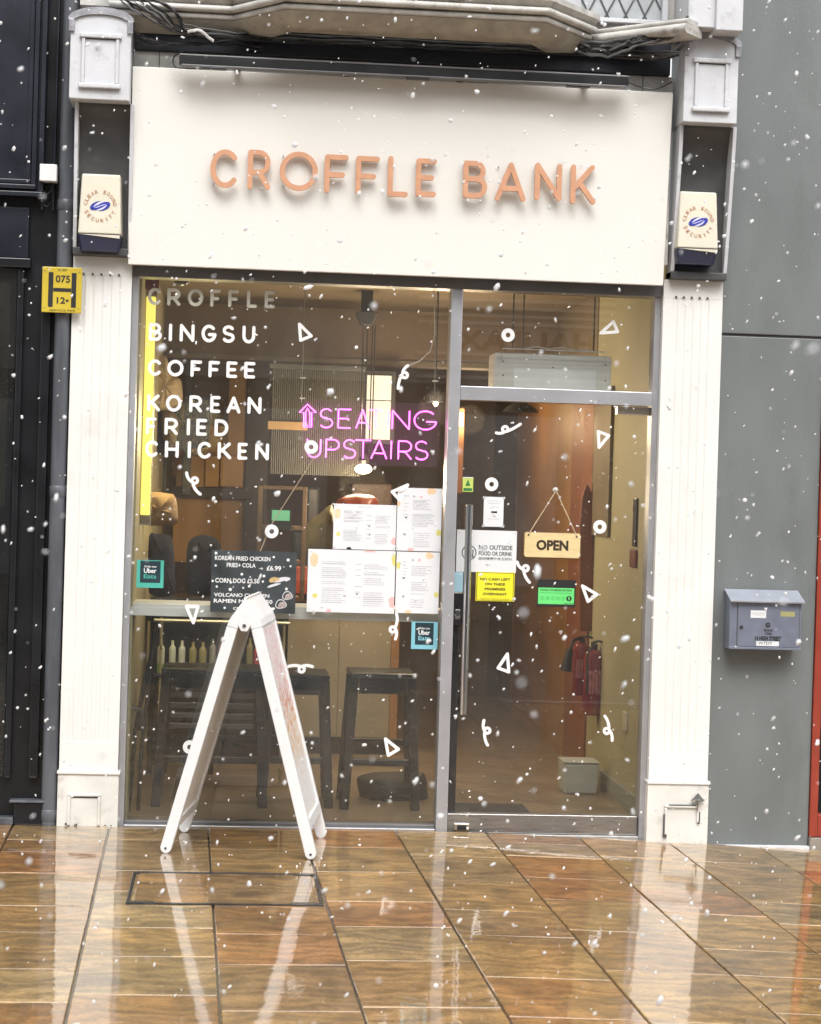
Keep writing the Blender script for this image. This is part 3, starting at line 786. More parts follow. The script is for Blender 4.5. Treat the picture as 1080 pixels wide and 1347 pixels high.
# ---- left neighbour: dark shopfront
ln = thing('neighbour_shopfront', 'dark navy neighbouring shopfront with moulded sign panel at the left edge', 'shopfront', (-1.3, .05, 0))
xe = W(58, 640, .02).x
box('backing', (-4, XL0 - .012, .06, .3, -.1, 4.6), M_BLACK, ln)
sp = R(-260, 5, 55, 250, .0)
box('sign_panel', (sp[0], sp[1], .01, .058, sp[2], sp[3] + .5), M_NAVY, ln, .004)
f = .03
for k, (ins, yy) in enumerate(((0, -.03), (.035, -.015), (.06, -.005))):
    g = G()
    g.box(sp[0] + ins, sp[1] - ins, yy, .0095, sp[2] + ins, sp[2] + ins + .022)
    link('panel_moulding', g, M_NAVY, ln, bev=.004)
    link('panel_moulding', G().box(sp[1] - ins - .022, sp[1] - ins, yy - .0005, .0095, sp[2] + ins + .023, sp[3] + .5), M_NAVY, ln, bev=.004)
for px, w in ((57, .012), (72, .01)):
    X = W(px, 150, .02).x
    box('fillet', (X, X + w, .02, .058, 2.9, 4.6), M_NAVY, ln, .003)
p2 = R(-200, 268, 34, 335, .02)
box('lower_panel', (p2[0], p2[1], .025, .058, p2[2], p2[3]), M_NAVY, ln, .008)
box('window_head', (-4, W(40, 345).x, .0, .058, W(40, 352).z, W(40, 340).z), M_BLACK, ln, .004)
for px, w in ((14, .03), (46, .045)):
    X = W(px, 700, .02).x
    box('door_stile', (X, X + w, .02, .058, .22, W(40, 352).z - .002), M_BLACK, ln, .006)
box('stall_riser', (W(18, 1070).x, W(56, 1070).x, -.005, .058, 0.0, W(40, 1056).z), M_BLACK, ln, .006)
box('riser_cap', (W(12, 1070).x, W(58, 1070).x, -.015, .058, W(40, 1056).z + .001, W(40, 1056).z + .012), M_SLATE, ln, .003)
box('door_sill', (-4, W(18, 1070).x - .002, -.01, .058, 0, .035), M_SLATE, ln, .003)
box('glazing', (-4, W(12, 700).x, .045, .0555, .22, W(40, 352).z), M_DGLASS, ln)
box('painted_reflection', (-4, W(11, 480, .058).x, .056, .0595, 1.5, W(10, 372, .058).z), mat('olive_reflection', (.12, .10, .03), .6), ln)  # solid olive panel painted in for a reflection in the glazing
# downpipe / slate pilaster
dp = thing('downpipe', 'weathered slate grey downpipe between the dark shopfront and the cream pilaster', 'pipe', (XL0 - .05, .02, 0))
xp0, xp1 = XL0 - .080, XL0 - .008
xc = (xp0 + xp1) / 2
prof = [(.036, 0.0), (.036, 4.6)]
link('pipe', G().lathe(prof, (xc, .02, 0), 24), M_SLATE, dp, smooth=True)
for z in (.02, 1.55, 2.9):
    link('collar', G().lathe([(.0365, 0), (.0395, .004), (.0395, .05), (.0365, .054)], (xc, .02, z), 24), M_SLATE, dp, smooth=True)
jb = thing('junction_box', 'small white junction box with a looped cable on the dark shopfront', 'junction box', tuple(W(63, 228, -.02)))
r = R(53, 217, 75, 239, -.03)
box('box_body', (r[0], r[1], -.055, .01, r[2], r[3]), M_WHITE, jb, .004)
link('cable', G().tube([W(57, 240, -.02), W(56, 250, -.01), W(62, 256, -.01), W(68, 250, -.01), W(70, 241, -.02)], .003, 6), M_CABLE, jb)
link('cable', G().tube([W(66, 240, -.02), W(70, 262, 0), W(62, 272, .01), W(50, 266, .02)], .0025, 6), M_CABLE, jb)

# hydrant plate
hp = thing('hydrant_plate', 'yellow hydrant marker plate with a black H, fixed to the slate downpipe', 'sign', tuple(W(81, 411, -.04)))
r = R(56, 352, 107, 411, -.04)
tilt = .05
link('plate', G().box(r[0], r[1], -.045, -.038, r[2], r[3]), M_YEL, hp, bev=.003)
w_, h_ = r[1] - r[0], r[3] - r[2]
def sub(r, a, b, c, d):   # fractions (x0,x1 from left; z0,z1 from bottom)
    w, h = r[1] - r[0], r[3] - r[2]
    return (r[0] + a * w, r[0] + b * w, r[2] + c * h, r[2] + d * h)
def flat(name, r, yf, m, parent, t=.0004): return link(name, G().box(r[0], r[1], yf, yf + t, r[2], r[3]), m, parent)
flat('h_bar', sub(r, .16, .28, .12, .88), -.0462, M_INK, hp)
flat('h_bar', sub(r, .74, .86, .12, .88), -.0462, M_INK, hp)
flat('h_crossbar', sub(r, .285, .735, .46, .54), -.0462, M_INK, hp)
text('number', '075', sub(r, .34, .7, .66, .82), -.0465, M_INK, hp, bold=.02)
text('number', '12•', sub(r, .38, .68, .2, .34), -.0465, M_INK, hp, bold=.02)
text('number', 'WSP', sub(r, .38, .62, .91, .96), -.0465, M_INK, hp)
text('small_print', 'SERVICE PIPE', sub(r, .2, .85, .03, .07), -.0465, M_INK, hp)
for c in ((.07, .9), (.93, .9), (.07, .1), (.93, .1)):
    link('screw', G().lathe([(.003, 0), (.003, .002)], (r[0] + c[0] * w_, -.0472, r[2] + c[1] * h_), 8, 'y'), M_STEEL, hp)

# ---- right neighbour
rw = thing('grey_wall', 'smooth grey painted wall to the right of the shop, with a horizontal joint', 'wall', (2.7, .05, 0))
xg0 = XR1 + .004; xg1 = W(1066, 1000, .03).x
zj = W(1010, 442, .03).z
box('wall_panel', (xg0, xg1, .03, .3, gz(2.8) - .03, zj - .006), M_GREYWALL, rw, .004)
box('wall_panel', (xg0, xg1 + .02, .026, .3, zj + .006, 4.7), M_GREYWALL, rw, .004)
box('joint', (xg0, xg1, .038, .3, zj - .0055, zj + .0055), M_RECESS, rw)
rd = thing('red_doorway', 'red painted door frame at the right edge beside the grey wall', 'door frame', (3.0, .05, 0))
zr = W(1070, 470, .02).z
box('post', (xg1 + .002, xg1 + .042, .015, .25, gz(2.9) + .06, zr), M_RED, rd, .004)
box('bottom_rail', (xg1 + .043, xg1 + 1.2, .02, .25, gz(2.9) + .06, gz(2.9) + .17), M_RED, rd, .004)
box('glazing', (xg1 + .043, xg1 + 1.2, .08, .09, gz(2.9) + .171, zr), M_BLACK, rd)
box('doorstep', (xg1 + .002, xg1 + 1.2, -.0, .25, gz(2.9) - .03, gz(2.9) + .058), mat('door_step_stone', (.24, .21, .18), .4, var=.2, coat=.4), rd, .003)
link('base_bead', G().box(xg0, xg1, -.004, .029, gz(2.7) - .03, gz(2.6) + .006), M_GREYW, rw, bev=.003)

# mailbox
r = R(957, 786, 1055, 855, -.07)
mb = thing('mailbox', 'dented blue grey metal mailbox on the grey wall, lettered 14 HIGH STREET', 'mailbox', ((r[0] + r[1]) / 2, 0, r[2]))
yb = -.085
box('body', (r[0], r[1], yb, .025, r[2], r[3] - .004), M_MAIL, mb, .003)
rdm = sub(r, .11, .965, .06, .93)
box('door', (rdm[0], rdm[1], yb - .004, yb - .0008, rdm[2], rdm[3]), M_MAIL, mb, .0015)
for a in ((rdm[0] - .0035, rdm[0] - .0007), (rdm[1] + .0007, rdm[1] + .0035)):
    box('door_gap', (a[0], a[1], yb - .001, yb - .0002, rdm[2], rdm[3]), M_RECESS, mb)
g = G(); g.prism([(yb - .03, r[3] - .015), (.022, r[3] + .036), (.022, r[3] + .03), (yb - .026, r[3] - .021)], 'x', r[0] - .004, r[1] + .008)
link('lid', g, M_MAILT, mb)
g = G(); g.prism([(yb + .001, r[3] - .0035), (.022, r[3] - .0035), (.022, r[3] + .028)], 'x', r[0] + .001, r[1] - .001)
link('gable', g, M_MAIL, mb)
box('bottom_lip', (r[0] - .0, r[1], yb - .006, yb - .0005, r[2] + .001, r[2] + .012), M_MAIL, mb, .001)
yt = yb - .0046
link('lock', G().lathe([(.009, 0), (.009, .004)], (r[0] + .16 * (r[1] - r[0]), yb - .0085, r[2] + .43 * (r[3] - r[2])), 16, 'y'), M_CHROME, mb)
link('keyhole', G().lathe([(.004, 0), (.004, .001)], (r[0] + .16 * (r[1] - r[0]), yb - .0098, r[2] + .43 * (r[3] - r[2])), 10, 'y'), M_INK, mb)
flat('name_sticker', sub(r, .285, .50, .615, .76), yt, M_PAPER, mb)
text('sticker_text', 'WZIARTY', sub(r, .31, .48, .66, .72), yt - .0004, M_GINK, mb)
flat('brass_label', sub(r, .70, .90, .655, .75), yt, mat('dull_brass', (.45, .42, .2), .4, metal=.3), mb)
c = sub(r, .49, .57, .42, .54); cxm, czm = (c[0] + c[1]) / 2, (c[2] + c[3]) / 2
link('logo_disc', G().lathe([(.0125, 0), (.0125, .0004)], (cxm, yt - .0001, czm), 20, 'y'), M_INK, mb)
link('logo_spiral', G().ribbon([(cxm + .007 * (1 - i / 22) * cos(i * .5), czm + .007 * (1 - i / 22) * sin(i * .5)) for i in range(18)], .0009, yt - .0006, .0002), M_MAIL, mb)
text('logo_text', 'BRONZE', sub(r, .475, .60, .355, .40), yt - .0003, M_INK, mb, bold=.03)
text('logo_text', 'TANS', sub(r, .49, .585, .29, .34), yt - .0003, M_INK, mb, bold=.03)
text('address', '14 HIGH STREET', sub(r, .355, .72, .175, .265), yt - .0003, M_INK, mb, bold=.045)
flat('torn_label', sub(r, .375, .69, .075, .165), yt, M_PAPER, mb)
text('scribble', 'W7DY', sub(r, .40, .60, .10, .155), yt - .0005, M_INK, mb)

# ---- alarm boxes
def alarm(label, px):
    r = R(*px, -.14)
    x0, x1, z0, z1 = r; cx = (x0 + x1) / 2; w = x1 - x0; h = z1 - z0
    t = thing('alarm_box', label, 'alarm box', (cx, -.03, z0))
    yb_, yf = -.015, -.145
    def slab(za, zb_, ia, ib, name, m, ya, yb2, bev):
        g = G(); g.hexa([(x0 + ia, ya, za), (x1 - ia, ya, za), (x1 - ia + .004, yb_, za), (x0 + ia - .004, yb_, za)],
                        [(x0 + ib, yb2, zb_), (x1 - ib, yb2, zb_), (x1 - ib + .004, yb_, zb_), (x0 + ib - .004, yb_, zb_)])
        return link(name, g, m, t, bev=bev, seg=3)
    zs = z0 + h * .215
    slab(zs, z1, .0, .010, 'cover', M_ALARM, yf, yf + .02, .008)
    slab(z0, zs - .001, .012, .0, 'base', M_ABLUE, yf + .03, yf - .002, .008)
    # slanting lip where the blue meets the ivory
    g = G(); g.prism([(x0 + .004, zs - .003), (x1 - .004, zs - .018), (x1 - .004, zs - .003)], 'y', yf - .0032, yf - .001)
    link('cover_lip', g, M_ALARM, t)
    zc = z0 + h * .58; ym = yf - .0005 + .02 * (zc - zs) / (z1 - zs) - .004
    yat = lambda z: yf - .0012 + .02 * (z - zs) / (z1 - zs) - .0015
    ym = yat(zc) - .0004
    def ring(s, a0, a1, rad, up):
        n = len(s)
        for i, chh in enumerate(s):
            if chh == ' ': continue
            a = radians(a0 + (a1 - a0) * i / (n - 1))
            g = text_geo(chh, (-.0068, .0068, -.0085, .0085) if chh != 'I' else (-.0018, .0018, -.0085, .0085), 0, bold=.01)
            rot = a - pi / 2 if up else a + pi / 2
            vs = [(cx + rad * cos(a) + v[0] * cos(rot) - v[2] * sin(rot), yat(zc + rad * sin(a)), zc + rad * sin(a) + v[0] * sin(rot) + v[2] * cos(rot)) for v in g.v]
            link('letter', G().add(vs, g.f), M_ORINK, t, fixn=False)
    ring('CLEAR SOUND', 172, 8, .068, True)
    ring('SECURITY', 205, 335, .068, False)
    # blue swoosh: two interlocking crescents
    def cres(sgn, m, k):
        pp = [(.012, .0185), (-.012, .0178), (-.032, .0125), (-.045, .003), (-.048, -.005), (-.041, -.012), (-.02, -.0135), (.01, -.006), (.036, .004), (.036, .0055), (.008, .0), (-.015, -.005), (-.029, -.005), (-.031, .001), (-.02, .009), (-.004, .0155)]
        rot = radians(8)
        vs = [(cx + sgn * (x * cos(rot) - z * 1.25 * sin(rot)), ym - .0004 * k, zc + sgn * (x * sin(rot) + z * 1.25 * cos(rot))) for x, z in pp]
        link('swoosh', G().add(vs, [tuple(range(len(vs)))]), m, t, fixn=False)
    el = G().lathe([(.05, 0), (.05, .0003)], (0, 0, 0), 24, 'y')
    rot = radians(14)
    link('logo_ground', G().add([(cx + v[0] * .9 * cos(rot) - v[2] * .36 * sin(rot), ym + v[1], zc + v[0] * .9 * sin(rot) + v[2] * .36 * cos(rot)) for v in el.v], el.f), M_PALEBLUE, t)
    cres(1, M_BLUEINK, 1); cres(-1, M_BLUEINK, 2)
    return t
alarm('ivory and navy alarm box under the left corbel, above the hydrant plate', (104, 229, 159, 329))
alarm('ivory and navy alarm box under the right corbel, beside the grey wall', (891, 251, 946, 348))

# ================================================================== SHOPFRONT
fr_ = thing('shopfront_frame', 'satin aluminium frame around the shop window and door', 'frame', (.8, .08, 0))
xjl0, xjl1 = XL1 + .001, W(173.5, 700, .05).x
xm0, xm1 = W(583, 740, .05).x, W(598, 740, .05).x
xj0, xj1 = W(854, 640, .05).x, XR0 - .001
ztop = W(400, 373, .05).z; zfr = fz0 + .06
ztr0, ztr1 = W(730, 530, .05).z, W(730, 512, .05).z
zs0, zs1 = W(350, 1095, .05).z, W(350, 1087, .05).z
box('left_jamb', (xjl0, xjl1, .045, .14, -.02, ztop), M_ALU, fr_, .002)
box('mullion', (xm0, xm1, .03, .15, -.02, ztop), M_ALU, fr_, .003)
box('right_jamb', (xj0, xj1, .045, .14, gz(2) - .03, ztop), M_ALU, fr_, .002)
box('head', (xjl0, xj1, .028, .15, ztop + .0005, zfr), M_ALUD, fr_, .002)  # head bar coloured darker to carry the shade under the sign
box('transom', (xm1 + .001, xj0 - .001, .035, .14, ztr0, ztr1), M_ALU, fr_, .003)
box('sill', (xjl1 + .001, xm0 - .001, .04, .14, -.02, zs1), M_ALU, fr_, .003)
box('threshold', (xm1 + .001, xj0 - .001, .045, .2, -.06, -.021), mat('worn_threshold', (.5, .49, .47), .35, metal=.4, var=.2, vs=20, dirt=.5, dcol=(.25, .12, .06)), fr_, .002)
sw = thing('shop_window', 'large pane of window glass left of the door', 'window', ((xjl1 + xm0) / 2, YG, zs1))
box('pane', (xjl1 + .0015, xm0 - .0015, YG, YG + .006, zs1 + .001, ztop), M_GLASS, sw)
box('bottom_bead', (xjl1 + .0015, xm0 - .0015, .06, .098, zs1 + .0005, zs1 + .016), M_ALUD, sw, .002)
fl_ = thing('transom_window', 'glass fanlight over the shop door', 'window', ((xm1 + xj0) / 2, YG, ztr1))
box('pane', (xm1 + .0015, xj0 - .0015, YG, YG + .006, ztr1 + .001, ztop), M_GLASS, fl_)
zk0, zk1 = W(712, 1100, .07).z, W(712, 1072, .07).z
dr = thing('glass_door', 'glass shop door with steel kick rail and long vertical pull handle', 'door', ((xm1 + xj0) / 2, YG, 0))
box('pane', (xm1 + .004, xj0 - .004, YG, YG + .01, zk1 - .01, ztr0 - .003), M_GLASS, dr)
kr = box('kick_rail', (xm1 + .004, xj0 - .004, .07, .13, -.018, zk1), M_STEEL, dr, .003)
r = R(597, 1083, 617, 1096, .065)
lk = box('floor_lock', (r[0], r[1], .055, .069, r[2], r[3]), M_CHROME, dr, .002)
box('lock_slot', (r[0] + .014, r[1] - .014, .0535, .0548, r[2] + .016, r[3] - .008), M_INK, lk)
r = R(812, 532, 857, 546, .08)
box('patch_fitting', (r[0], xj0 - .004, .08, .14, r[2], ztr0 - .004), mat('warm_steel', (.55, .5, .42), .3, metal=.8, var=.1), dr, .002)
r = R(594, 780, 608, 822, .08)
lb = box('lock_case', (xm1 + .005, r[1] + .004, .075, .14, r[2], r[3]), M_BLKPL, dr, .002)
link('cylinder', G().lathe([(.012, 0), (.012, .006)], ((r[0] + r[1]) / 2 + .004, .0685, (r[2] + r[3]) / 2 - .02), 14, 'y'), M_CHROME, lb)
box('strike_plate', ((r[0] + r[1]) / 2 - .008, (r[0] + r[1]) / 2 + .016, .0715, .0745, r[2] + .028, r[2] + .075), M_STEEL, lb, .001)
box('lock_stile', (xm1 + .0045, xm1 + .045, .11, .13, zk1 + .002, r[2] - .002), M_BLKPL, dr)
h0, h1 = W(616, 664, .02), W(611, 940, .02); xh = (h0.x + h1.x) / 2
hd = link('pull_handle', G().tube([(xh, .02, h1.z), (xh, .02, h0.z)], .0175, 18), M_CHROME, dr, smooth=True)
for z in (h0.z - .08, h1.z + .08):
    link('standoff', G().tube([(xh, .03, z), (xh, YG, z)], .008, 10), M_CHROME, hd)

# ---- bar shelf behind the window
bs = thing('window_bar', 'pale grey window bar shelf running behind the glass at waist height', 'shelf', (.3, .2, 1))
zb0, zb1 = W(374, 813, .15).z, W(374, 798, .15).z
box('shelf_board', (xjl1 - .02, xm0 + .02, .15, .47, zb0, zb1), mat('pale_laminate', (.52, .52, .51), .4, var=.05), bs, .003)
box('shelf_edge', (xjl1 - .02, xm0 + .02, .142, .1495, zb0 - .004, zb1 - .018), mat('pale_laminate', (.52, .52, .51), .4), bs, .001)

# ================================================================== THINGS ON THE GLASS
def words(label, ch, top, bot, m=M_VINYL, sw=.0155):
    """ch: (letter, x0, x1) in photo pixels; top / bot: y at the left end"""
    xs = [c[1] for c in ch]; x_l = xs[0]; x_r = ch[-1][2]
    t = thing('vinyl_word', label, 'lettering', tuple(W((x_l + x_r) / 2, bot, YG)), 'white vinyl menu words on the window')
    for c, a, b in ch:
        s = .028 * ((a + b) / 2 - x_l)
        if c == 'I': a -= 4; b += 4
        letter('letter', c, R(a, top + s, b, bot + s, YG), sw, YG - .0022, .002, m, t)
zx = lambda v: 160 + v / 4.154
def zxs(l): return [(c, zx(a), zx(b)) for c, a, b in l]
M_VDIM = mat('reflection_dimmed_vinyl', (.55, .54, .46), .5, var=.25, vs=14)  # duller vinyl colour stands in for the reflection over the top word
words('white vinyl word CROFFLE, faint at the top of the window', zxs([('C', 145, 215), ('R', 250, 322), ('O', 362, 446), ('F', 485, 540), ('F', 583, 640), ('L', 685, 740), ('E', 782, 838)]), 378.5, 401, M_VDIM)
words('white vinyl word BINGSU on the window', zxs([('B', 150, 220), ('I', 262, 272), ('N', 318, 398), ('G', 437, 514), ('S', 550, 618), ('U', 660, 730)]), 425, 448)
words('white vinyl word COFFEE on the window', zxs([('C', 145, 215), ('O', 250, 338), ('F', 377, 438), ('F', 475, 536), ('E', 573, 632), ('E', 670, 730)]), 472.5, 494)
words('white vinyl word KOREAN on the window', zxs([('K', 140, 210), ('O', 243, 327), ('R', 370, 440), ('E', 484, 540), ('A', 574, 650), ('N', 688, 764)]), 518.5, 540.5)
words('white vinyl word FRIED on the window', zxs([('F', 133, 190), ('R', 235, 308), ('I', 360, 370), ('E', 408, 466), ('D', 508, 583)]), 549, 571)
words('white vinyl word CHICKEN, lowest of the words on the window', zxs([('C', 130, 198), ('H', 237, 312), ('I', 365, 375), ('C', 415, 488), ('K', 525, 600), ('E', 634, 688), ('N', 730, 805)]), 579, 601)

GRP = 'white confetti stickers on the glass'
def tri(pts, label):
    p = [W(a, b, YG) for a, b in pts]; c = (p[0] + p[1] + p[2]) / 3
    q = [(c.x + (v.x - c.x) * .80, c.z + (v.z - c.z) * .80) for v in p]
    g = G()
    for i in range(3):
        g.ribbon([q[i], q[(i + 1) % 3]], .0075, YG - .0018 - i * .0005, .0015 + i * .0005)
    tag(link('triangle_sticker', g, M_VINYL), label, 'sticker', GRP)
def ring(x, y, label, r=8.7):
    c = W(x, y, YG); R_ = (r - 2.6) / 276
    g = G().ribbon([(c.x + R_ * cos(a * pi / 12), c.z + R_ * 1.02 * sin(a * pi / 12)) for a in range(24)], .0105, YG - .0018, .0015, closed=True)
    tag(link('ring_sticker', g, M_VINYL), label, 'sticker', GRP)
def squig(start, mid, loop, end, label, lr=3.6):
    """a curl: start -> loop round -> end"""
    s, e, c = W(*start, YG), W(*end, YG), W(*loop, YG); r = lr / 276
    def bez(a, b, c_, n=8):
        return [((1 - t) ** 2 * a[0] + 2 * t * (1 - t) * b[0] + t * t * c_[0], (1 - t) ** 2 * a[1] + 2 * t * (1 - t) * b[1] + t * t * c_[1]) for t in [i / n for i in range(n + 1)]]
    m = W(*mid, YG)
    am = atan2(m.z - c.z, m.x - c.x)
    sgn = 1 if ((c.x - m.x) * (s.z - m.z) - (c.z - m.z) * (s.x - m.x)) > 0 else -1
    pts = bez((s.x, s.z), ((s.x + m.x) / 2 + (m.x - c.x) * .25, (s.z + m.z) / 2 + (m.z - c.z) * .25), (c.x + r * cos(am), c.z + r * sin(am)))
    lp = [(c.x + r * cos(am - sgn * k * pi / 7), c.z + r * sin(am - sgn * k * pi / 7)) for k in range(1, 14)]
    pts2 = bez((c.x + r * cos(am), c.z + r * sin(am)), ((e.x + m.x) / 2 + (m.x - c.x) * .25, (e.z + m.z) / 2 + (m.z - c.z) * .25), (e.x, e.z))
    g = G().ribbon(pts + lp + pts2, .0072, YG - .0014, .001, lift=.0025)
    tag(link('curl_sticker', g, M_VINYL), label, 'sticker', GRP)
tri([(392.5, 423.4), (411.8, 442.7), (394.4, 449.9)], 'white triangle sticker right of the word BINGSU, above the neon arrow')
tri([(807.8, 420.8), (814.7, 437.5), (787, 439.4)], 'white triangle sticker on the fanlight over the door')
tri([(785.6, 565.3), (803, 572), (787, 591.7)], 'white triangle sticker near the top right of the door glass')
tri([(763.9, 768), (787.8, 782), (773, 793.6)], 'white triangle sticker right of the green rating sticker')
tri([(668.3, 856.7), (670.6, 886.3), (652.8, 879.7)], 'white triangle sticker low on the door glass, below the yellow notice')
tri([(505.2, 969), (526.8, 986), (509.9, 996)], 'white triangle sticker low in the window in front of the rightmost stool')
tri([(243, 796), (262.3, 796), (254.6, 822.7)], 'white triangle sticker pointing down across the window bar')
tri([(513.3, 646.7), (538.9, 635.6), (525.6, 660)], 'white triangle sticker at the corner of the upper right menu sheet')
ring(668.3, 440.8, 'white ring sticker on the fanlight over the door')
ring(646.7, 637, 'white ring sticker on the door above the small white notice')
ring(789, 693, 'white ring sticker on the door right of the OPEN sign')
ring(357.4, 699, 'white ring sticker above the small blackboard')
ring(409.3, 588, 'white ring sticker over the U of the pink neon')
ring(249.5, 982.7, 'white ring sticker low in the window beside the left leg of the sandwich board')
squig((536.5, 481), (527, 490), (532.5, 493.5), (523.7, 511), 'white curl sticker above the neon word SEATING', 3.6)
squig((652.8, 569.4), (664, 570), (664.5, 564.5), (684.5, 557.8), 'white curl sticker at the top of the door glass')
squig((245.5, 622), (250, 637), (256.3, 632), (263.5, 650), 'white curl sticker below the word CHICKEN')
squig((680.5, 739.5), (686, 751), (691.5, 747.5), (696.5, 766), 'white curl sticker by the corner of the NO OUTSIDE FOOD OR DRINK notice')
squig((521.6, 808), (523.5, 824), (516.5, 828), (520, 840.6), 'white curl sticker below the menu sheets, left of the pale blue sticker')
squig((378.6, 877), (396, 873.5), (396.8, 880.5), (411, 877), 'white curl sticker in the window right of the sandwich board top')
squig((636.7, 947.5), (634.5, 963), (641, 961), (641.3, 980), 'white curl sticker low on the door, left side below the handle')
squig((795.6, 942), (804, 958), (798, 961.5), (805, 974), 'white curl sticker low on the door, right of the extinguishers')

YP = YG - .0015     # front of paper fixed to the glass
def sheet(name, label, cat, px, m=M_PAPER, group=None, y=YP, t=.0012):
    r = R(*px, y)
    o = thing(name, label, cat, ((r[0] + r[1]) / 2, y, r[2]), group)
    link('sheet', G().box(r[0], r[1], y, y + t, r[2], r[3]), m, o)
    return o, r
def menu(label, px, cols, blobs, imgs, seed):
    o, r = sheet('menu_sheet', label, 'menu', px, group='white menu sheets on the window')
    q = random.Random(seed); g = G(); gd = G()
    for (x0, x1, z0, z1, n) in cols:
        for i in range(n):
            z = z1 - (z1 - z0) * (i + .5) / n
            if q.random() < .12: continue
            xe_ = x0 + (x1 - x0) * q.uniform(.6, 1)
            k = sub(r, x0, xe_, z - .0055, z + .0055)
            (gd if q.random() < .18 else g).box(k[0], k[1], YP - .0006, YP - .0003, k[2], k[3])
    if g.v: link('print_lines', g, mat('faint_ink', (.50, .50, .53), .6, var=.3, vs=200), o, kind='stuff')
    if gd.v: link('print_headings', gd, M_GINK, o, kind='stuff')
    for (cx, cz, rx, rz, m) in blobs:
        w, h = r[1] - r[0], r[3] - r[2]; pts = []
        for i in range(16):
            a = 2 * pi * i / 16; rr_ = q.uniform(.8, 1.08)
            pts.append((min(r[1], max(r[0], r[0] + (cx + rx * rr_ * cos(a)) * w)), min(r[3], max(r[2], r[2] + (cz + rz * rr_ * sin(a)) * h))))
        link('print_blob', G().add([(p[0], YP - .0004, p[1]) for p in pts], [tuple(range(16))]), m, o, fixn=False)
    for (cx, cz, s) in imgs:
        w, h = r[1] - r[0], r[3] - r[2]; x, z = r[0] + cx * w, r[2] + cz * h
        g = G().ribbon([(x - s, z + s * .7), (x - s * .2, z - s * .3), (x + s * .1, z - s), (x + s * .5, z + s * .2), (x + s, z + s * .8)], s * .28, YP - .0008, .0002)
        link('print_icon', g, M_INK, o)
    for c in ((.03, .96), (.97, .96), (.03, .04), (.97, .04)):
        link('pin', G().lathe([(.0028, 0), (.0028, .0015)], (r[0] + c[0] * (r[1] - r[0]), YP - .002, r[2] + c[1] * (r[3] - r[2])), 8, 'y'), M_GINK, o)
menu('white menu sheet, upper left of the four behind the window', (438.5, 663.5, 521, 723), [(.16, .48, .60, .86, 11), (.16, .46, .18, .44, 9), (.52, .62, .2, .8, 6), (.66, .92, .48, .80, 10), (.66, .92, .12, .36, 6), (.38, .64, .93, .95, 1)],
     [(.06, .78, .055, .13, M_ORP), (.08, .33, .035, .05, M_YLP), (.98, .2, .05, .09, M_PINKP), (.26, .02, .04, .03, M_INK)], [(.58, .33, .004), (.57, .52, .004)], 1)
menu('tall white menu sheet, upper right of the four behind the window', (522, 642, 581, 725), [(.14, .26, .55, .9, 6), (.35, .82, .65, .82, 8), (.35, .85, .38, .60, 9), (.38, .78, .06, .3, 7)],
     [(.76, .955, .11, .06, M_ORP), (.02, .74, .06, .04, M_ORP), (.95, .30, .06, .055, M_YLP), (.33, .02, .08, .03, M_PINKP), (.37, .865, .03, .02, M_GINK), (.53, .86, .03, .02, M_PINKP)], [(.2, .53, .0055), (.18, .26, .005)], 2)
menu('widest white menu sheet, lower left of the four behind the window', (404.5, 723.5, 519.5, 806), [(.16, .48, .44, .82, 12), (.16, .44, .14, .4, 8), (.54, .62, .2, .82, 7), (.64, .92, .44, .82, 12), (.64, .92, .1, .34, 7), (.4, .62, .925, .94, 1)],
     [(.07, .83, .05, .12, M_ORP), (.09, .26, .035, .04, M_YLP), (.99, .86, .035, .10, M_YLP), (.98, .19, .05, .09, M_PINKP), (.25, .02, .035, .03, M_PINKP), (.7, .985, .07, .015, M_PINKP)], [(.57, .3, .005)], 3)
menu('white menu sheet, lower right of the four behind the window', (520.5, 726, 578, 807), [(.14, .28, .6, .86, 5), (.35, .85, .6, .78, 6), (.35, .8, .3, .52, 7), (.35, .75, .08, .24, 4)],
     [(.75, .945, .10, .055, M_ORP), (.05, .77, .05, .06, M_YLP), (.94, .31, .06, .05, M_YLP), (.3, .02, .08, .035, M_ORP), (.38, .87, .03, .022, M_GINK), (.53, .87, .035, .025, M_PINKP)], [(.18, .57, .0055), (.18, .27, .005)], 4)

# Uber Eats stickers
def uber(label, px, edge, inset):
    o, r = sheet('delivery_sticker', label, 'sticker', px, edge)
    k = sub(r, *inset)
    flat('dark_square', k, YP - .0006, M_DTEAL, o)
    text('small_print', 'Order now', sub(k, .2, .8, .70, .80), YP - .001, M_VINYL, o, bold=.01)
    text('brand_text', 'Uber', sub(k, .18, .80, .45, .66), YP - .001, M_VINYL, o, bold=.02)
    text('brand_text', 'Eats', sub(k, .18, .80, .20, .40), YP - .001, M_LTEAL if edge is M_LTEAL else M_TEAL, o, bold=.02)
uber('teal bordered Uber Eats sticker at the left of the window', (180, 737, 215, 773), M_TEAL, (.13, .88, .18, .97))
uber('pale blue bordered Uber Eats sticker below the menu sheets, by the mullion', (541, 818, 576, 854), M_LTEAL, (.14, .84, .16, .97))

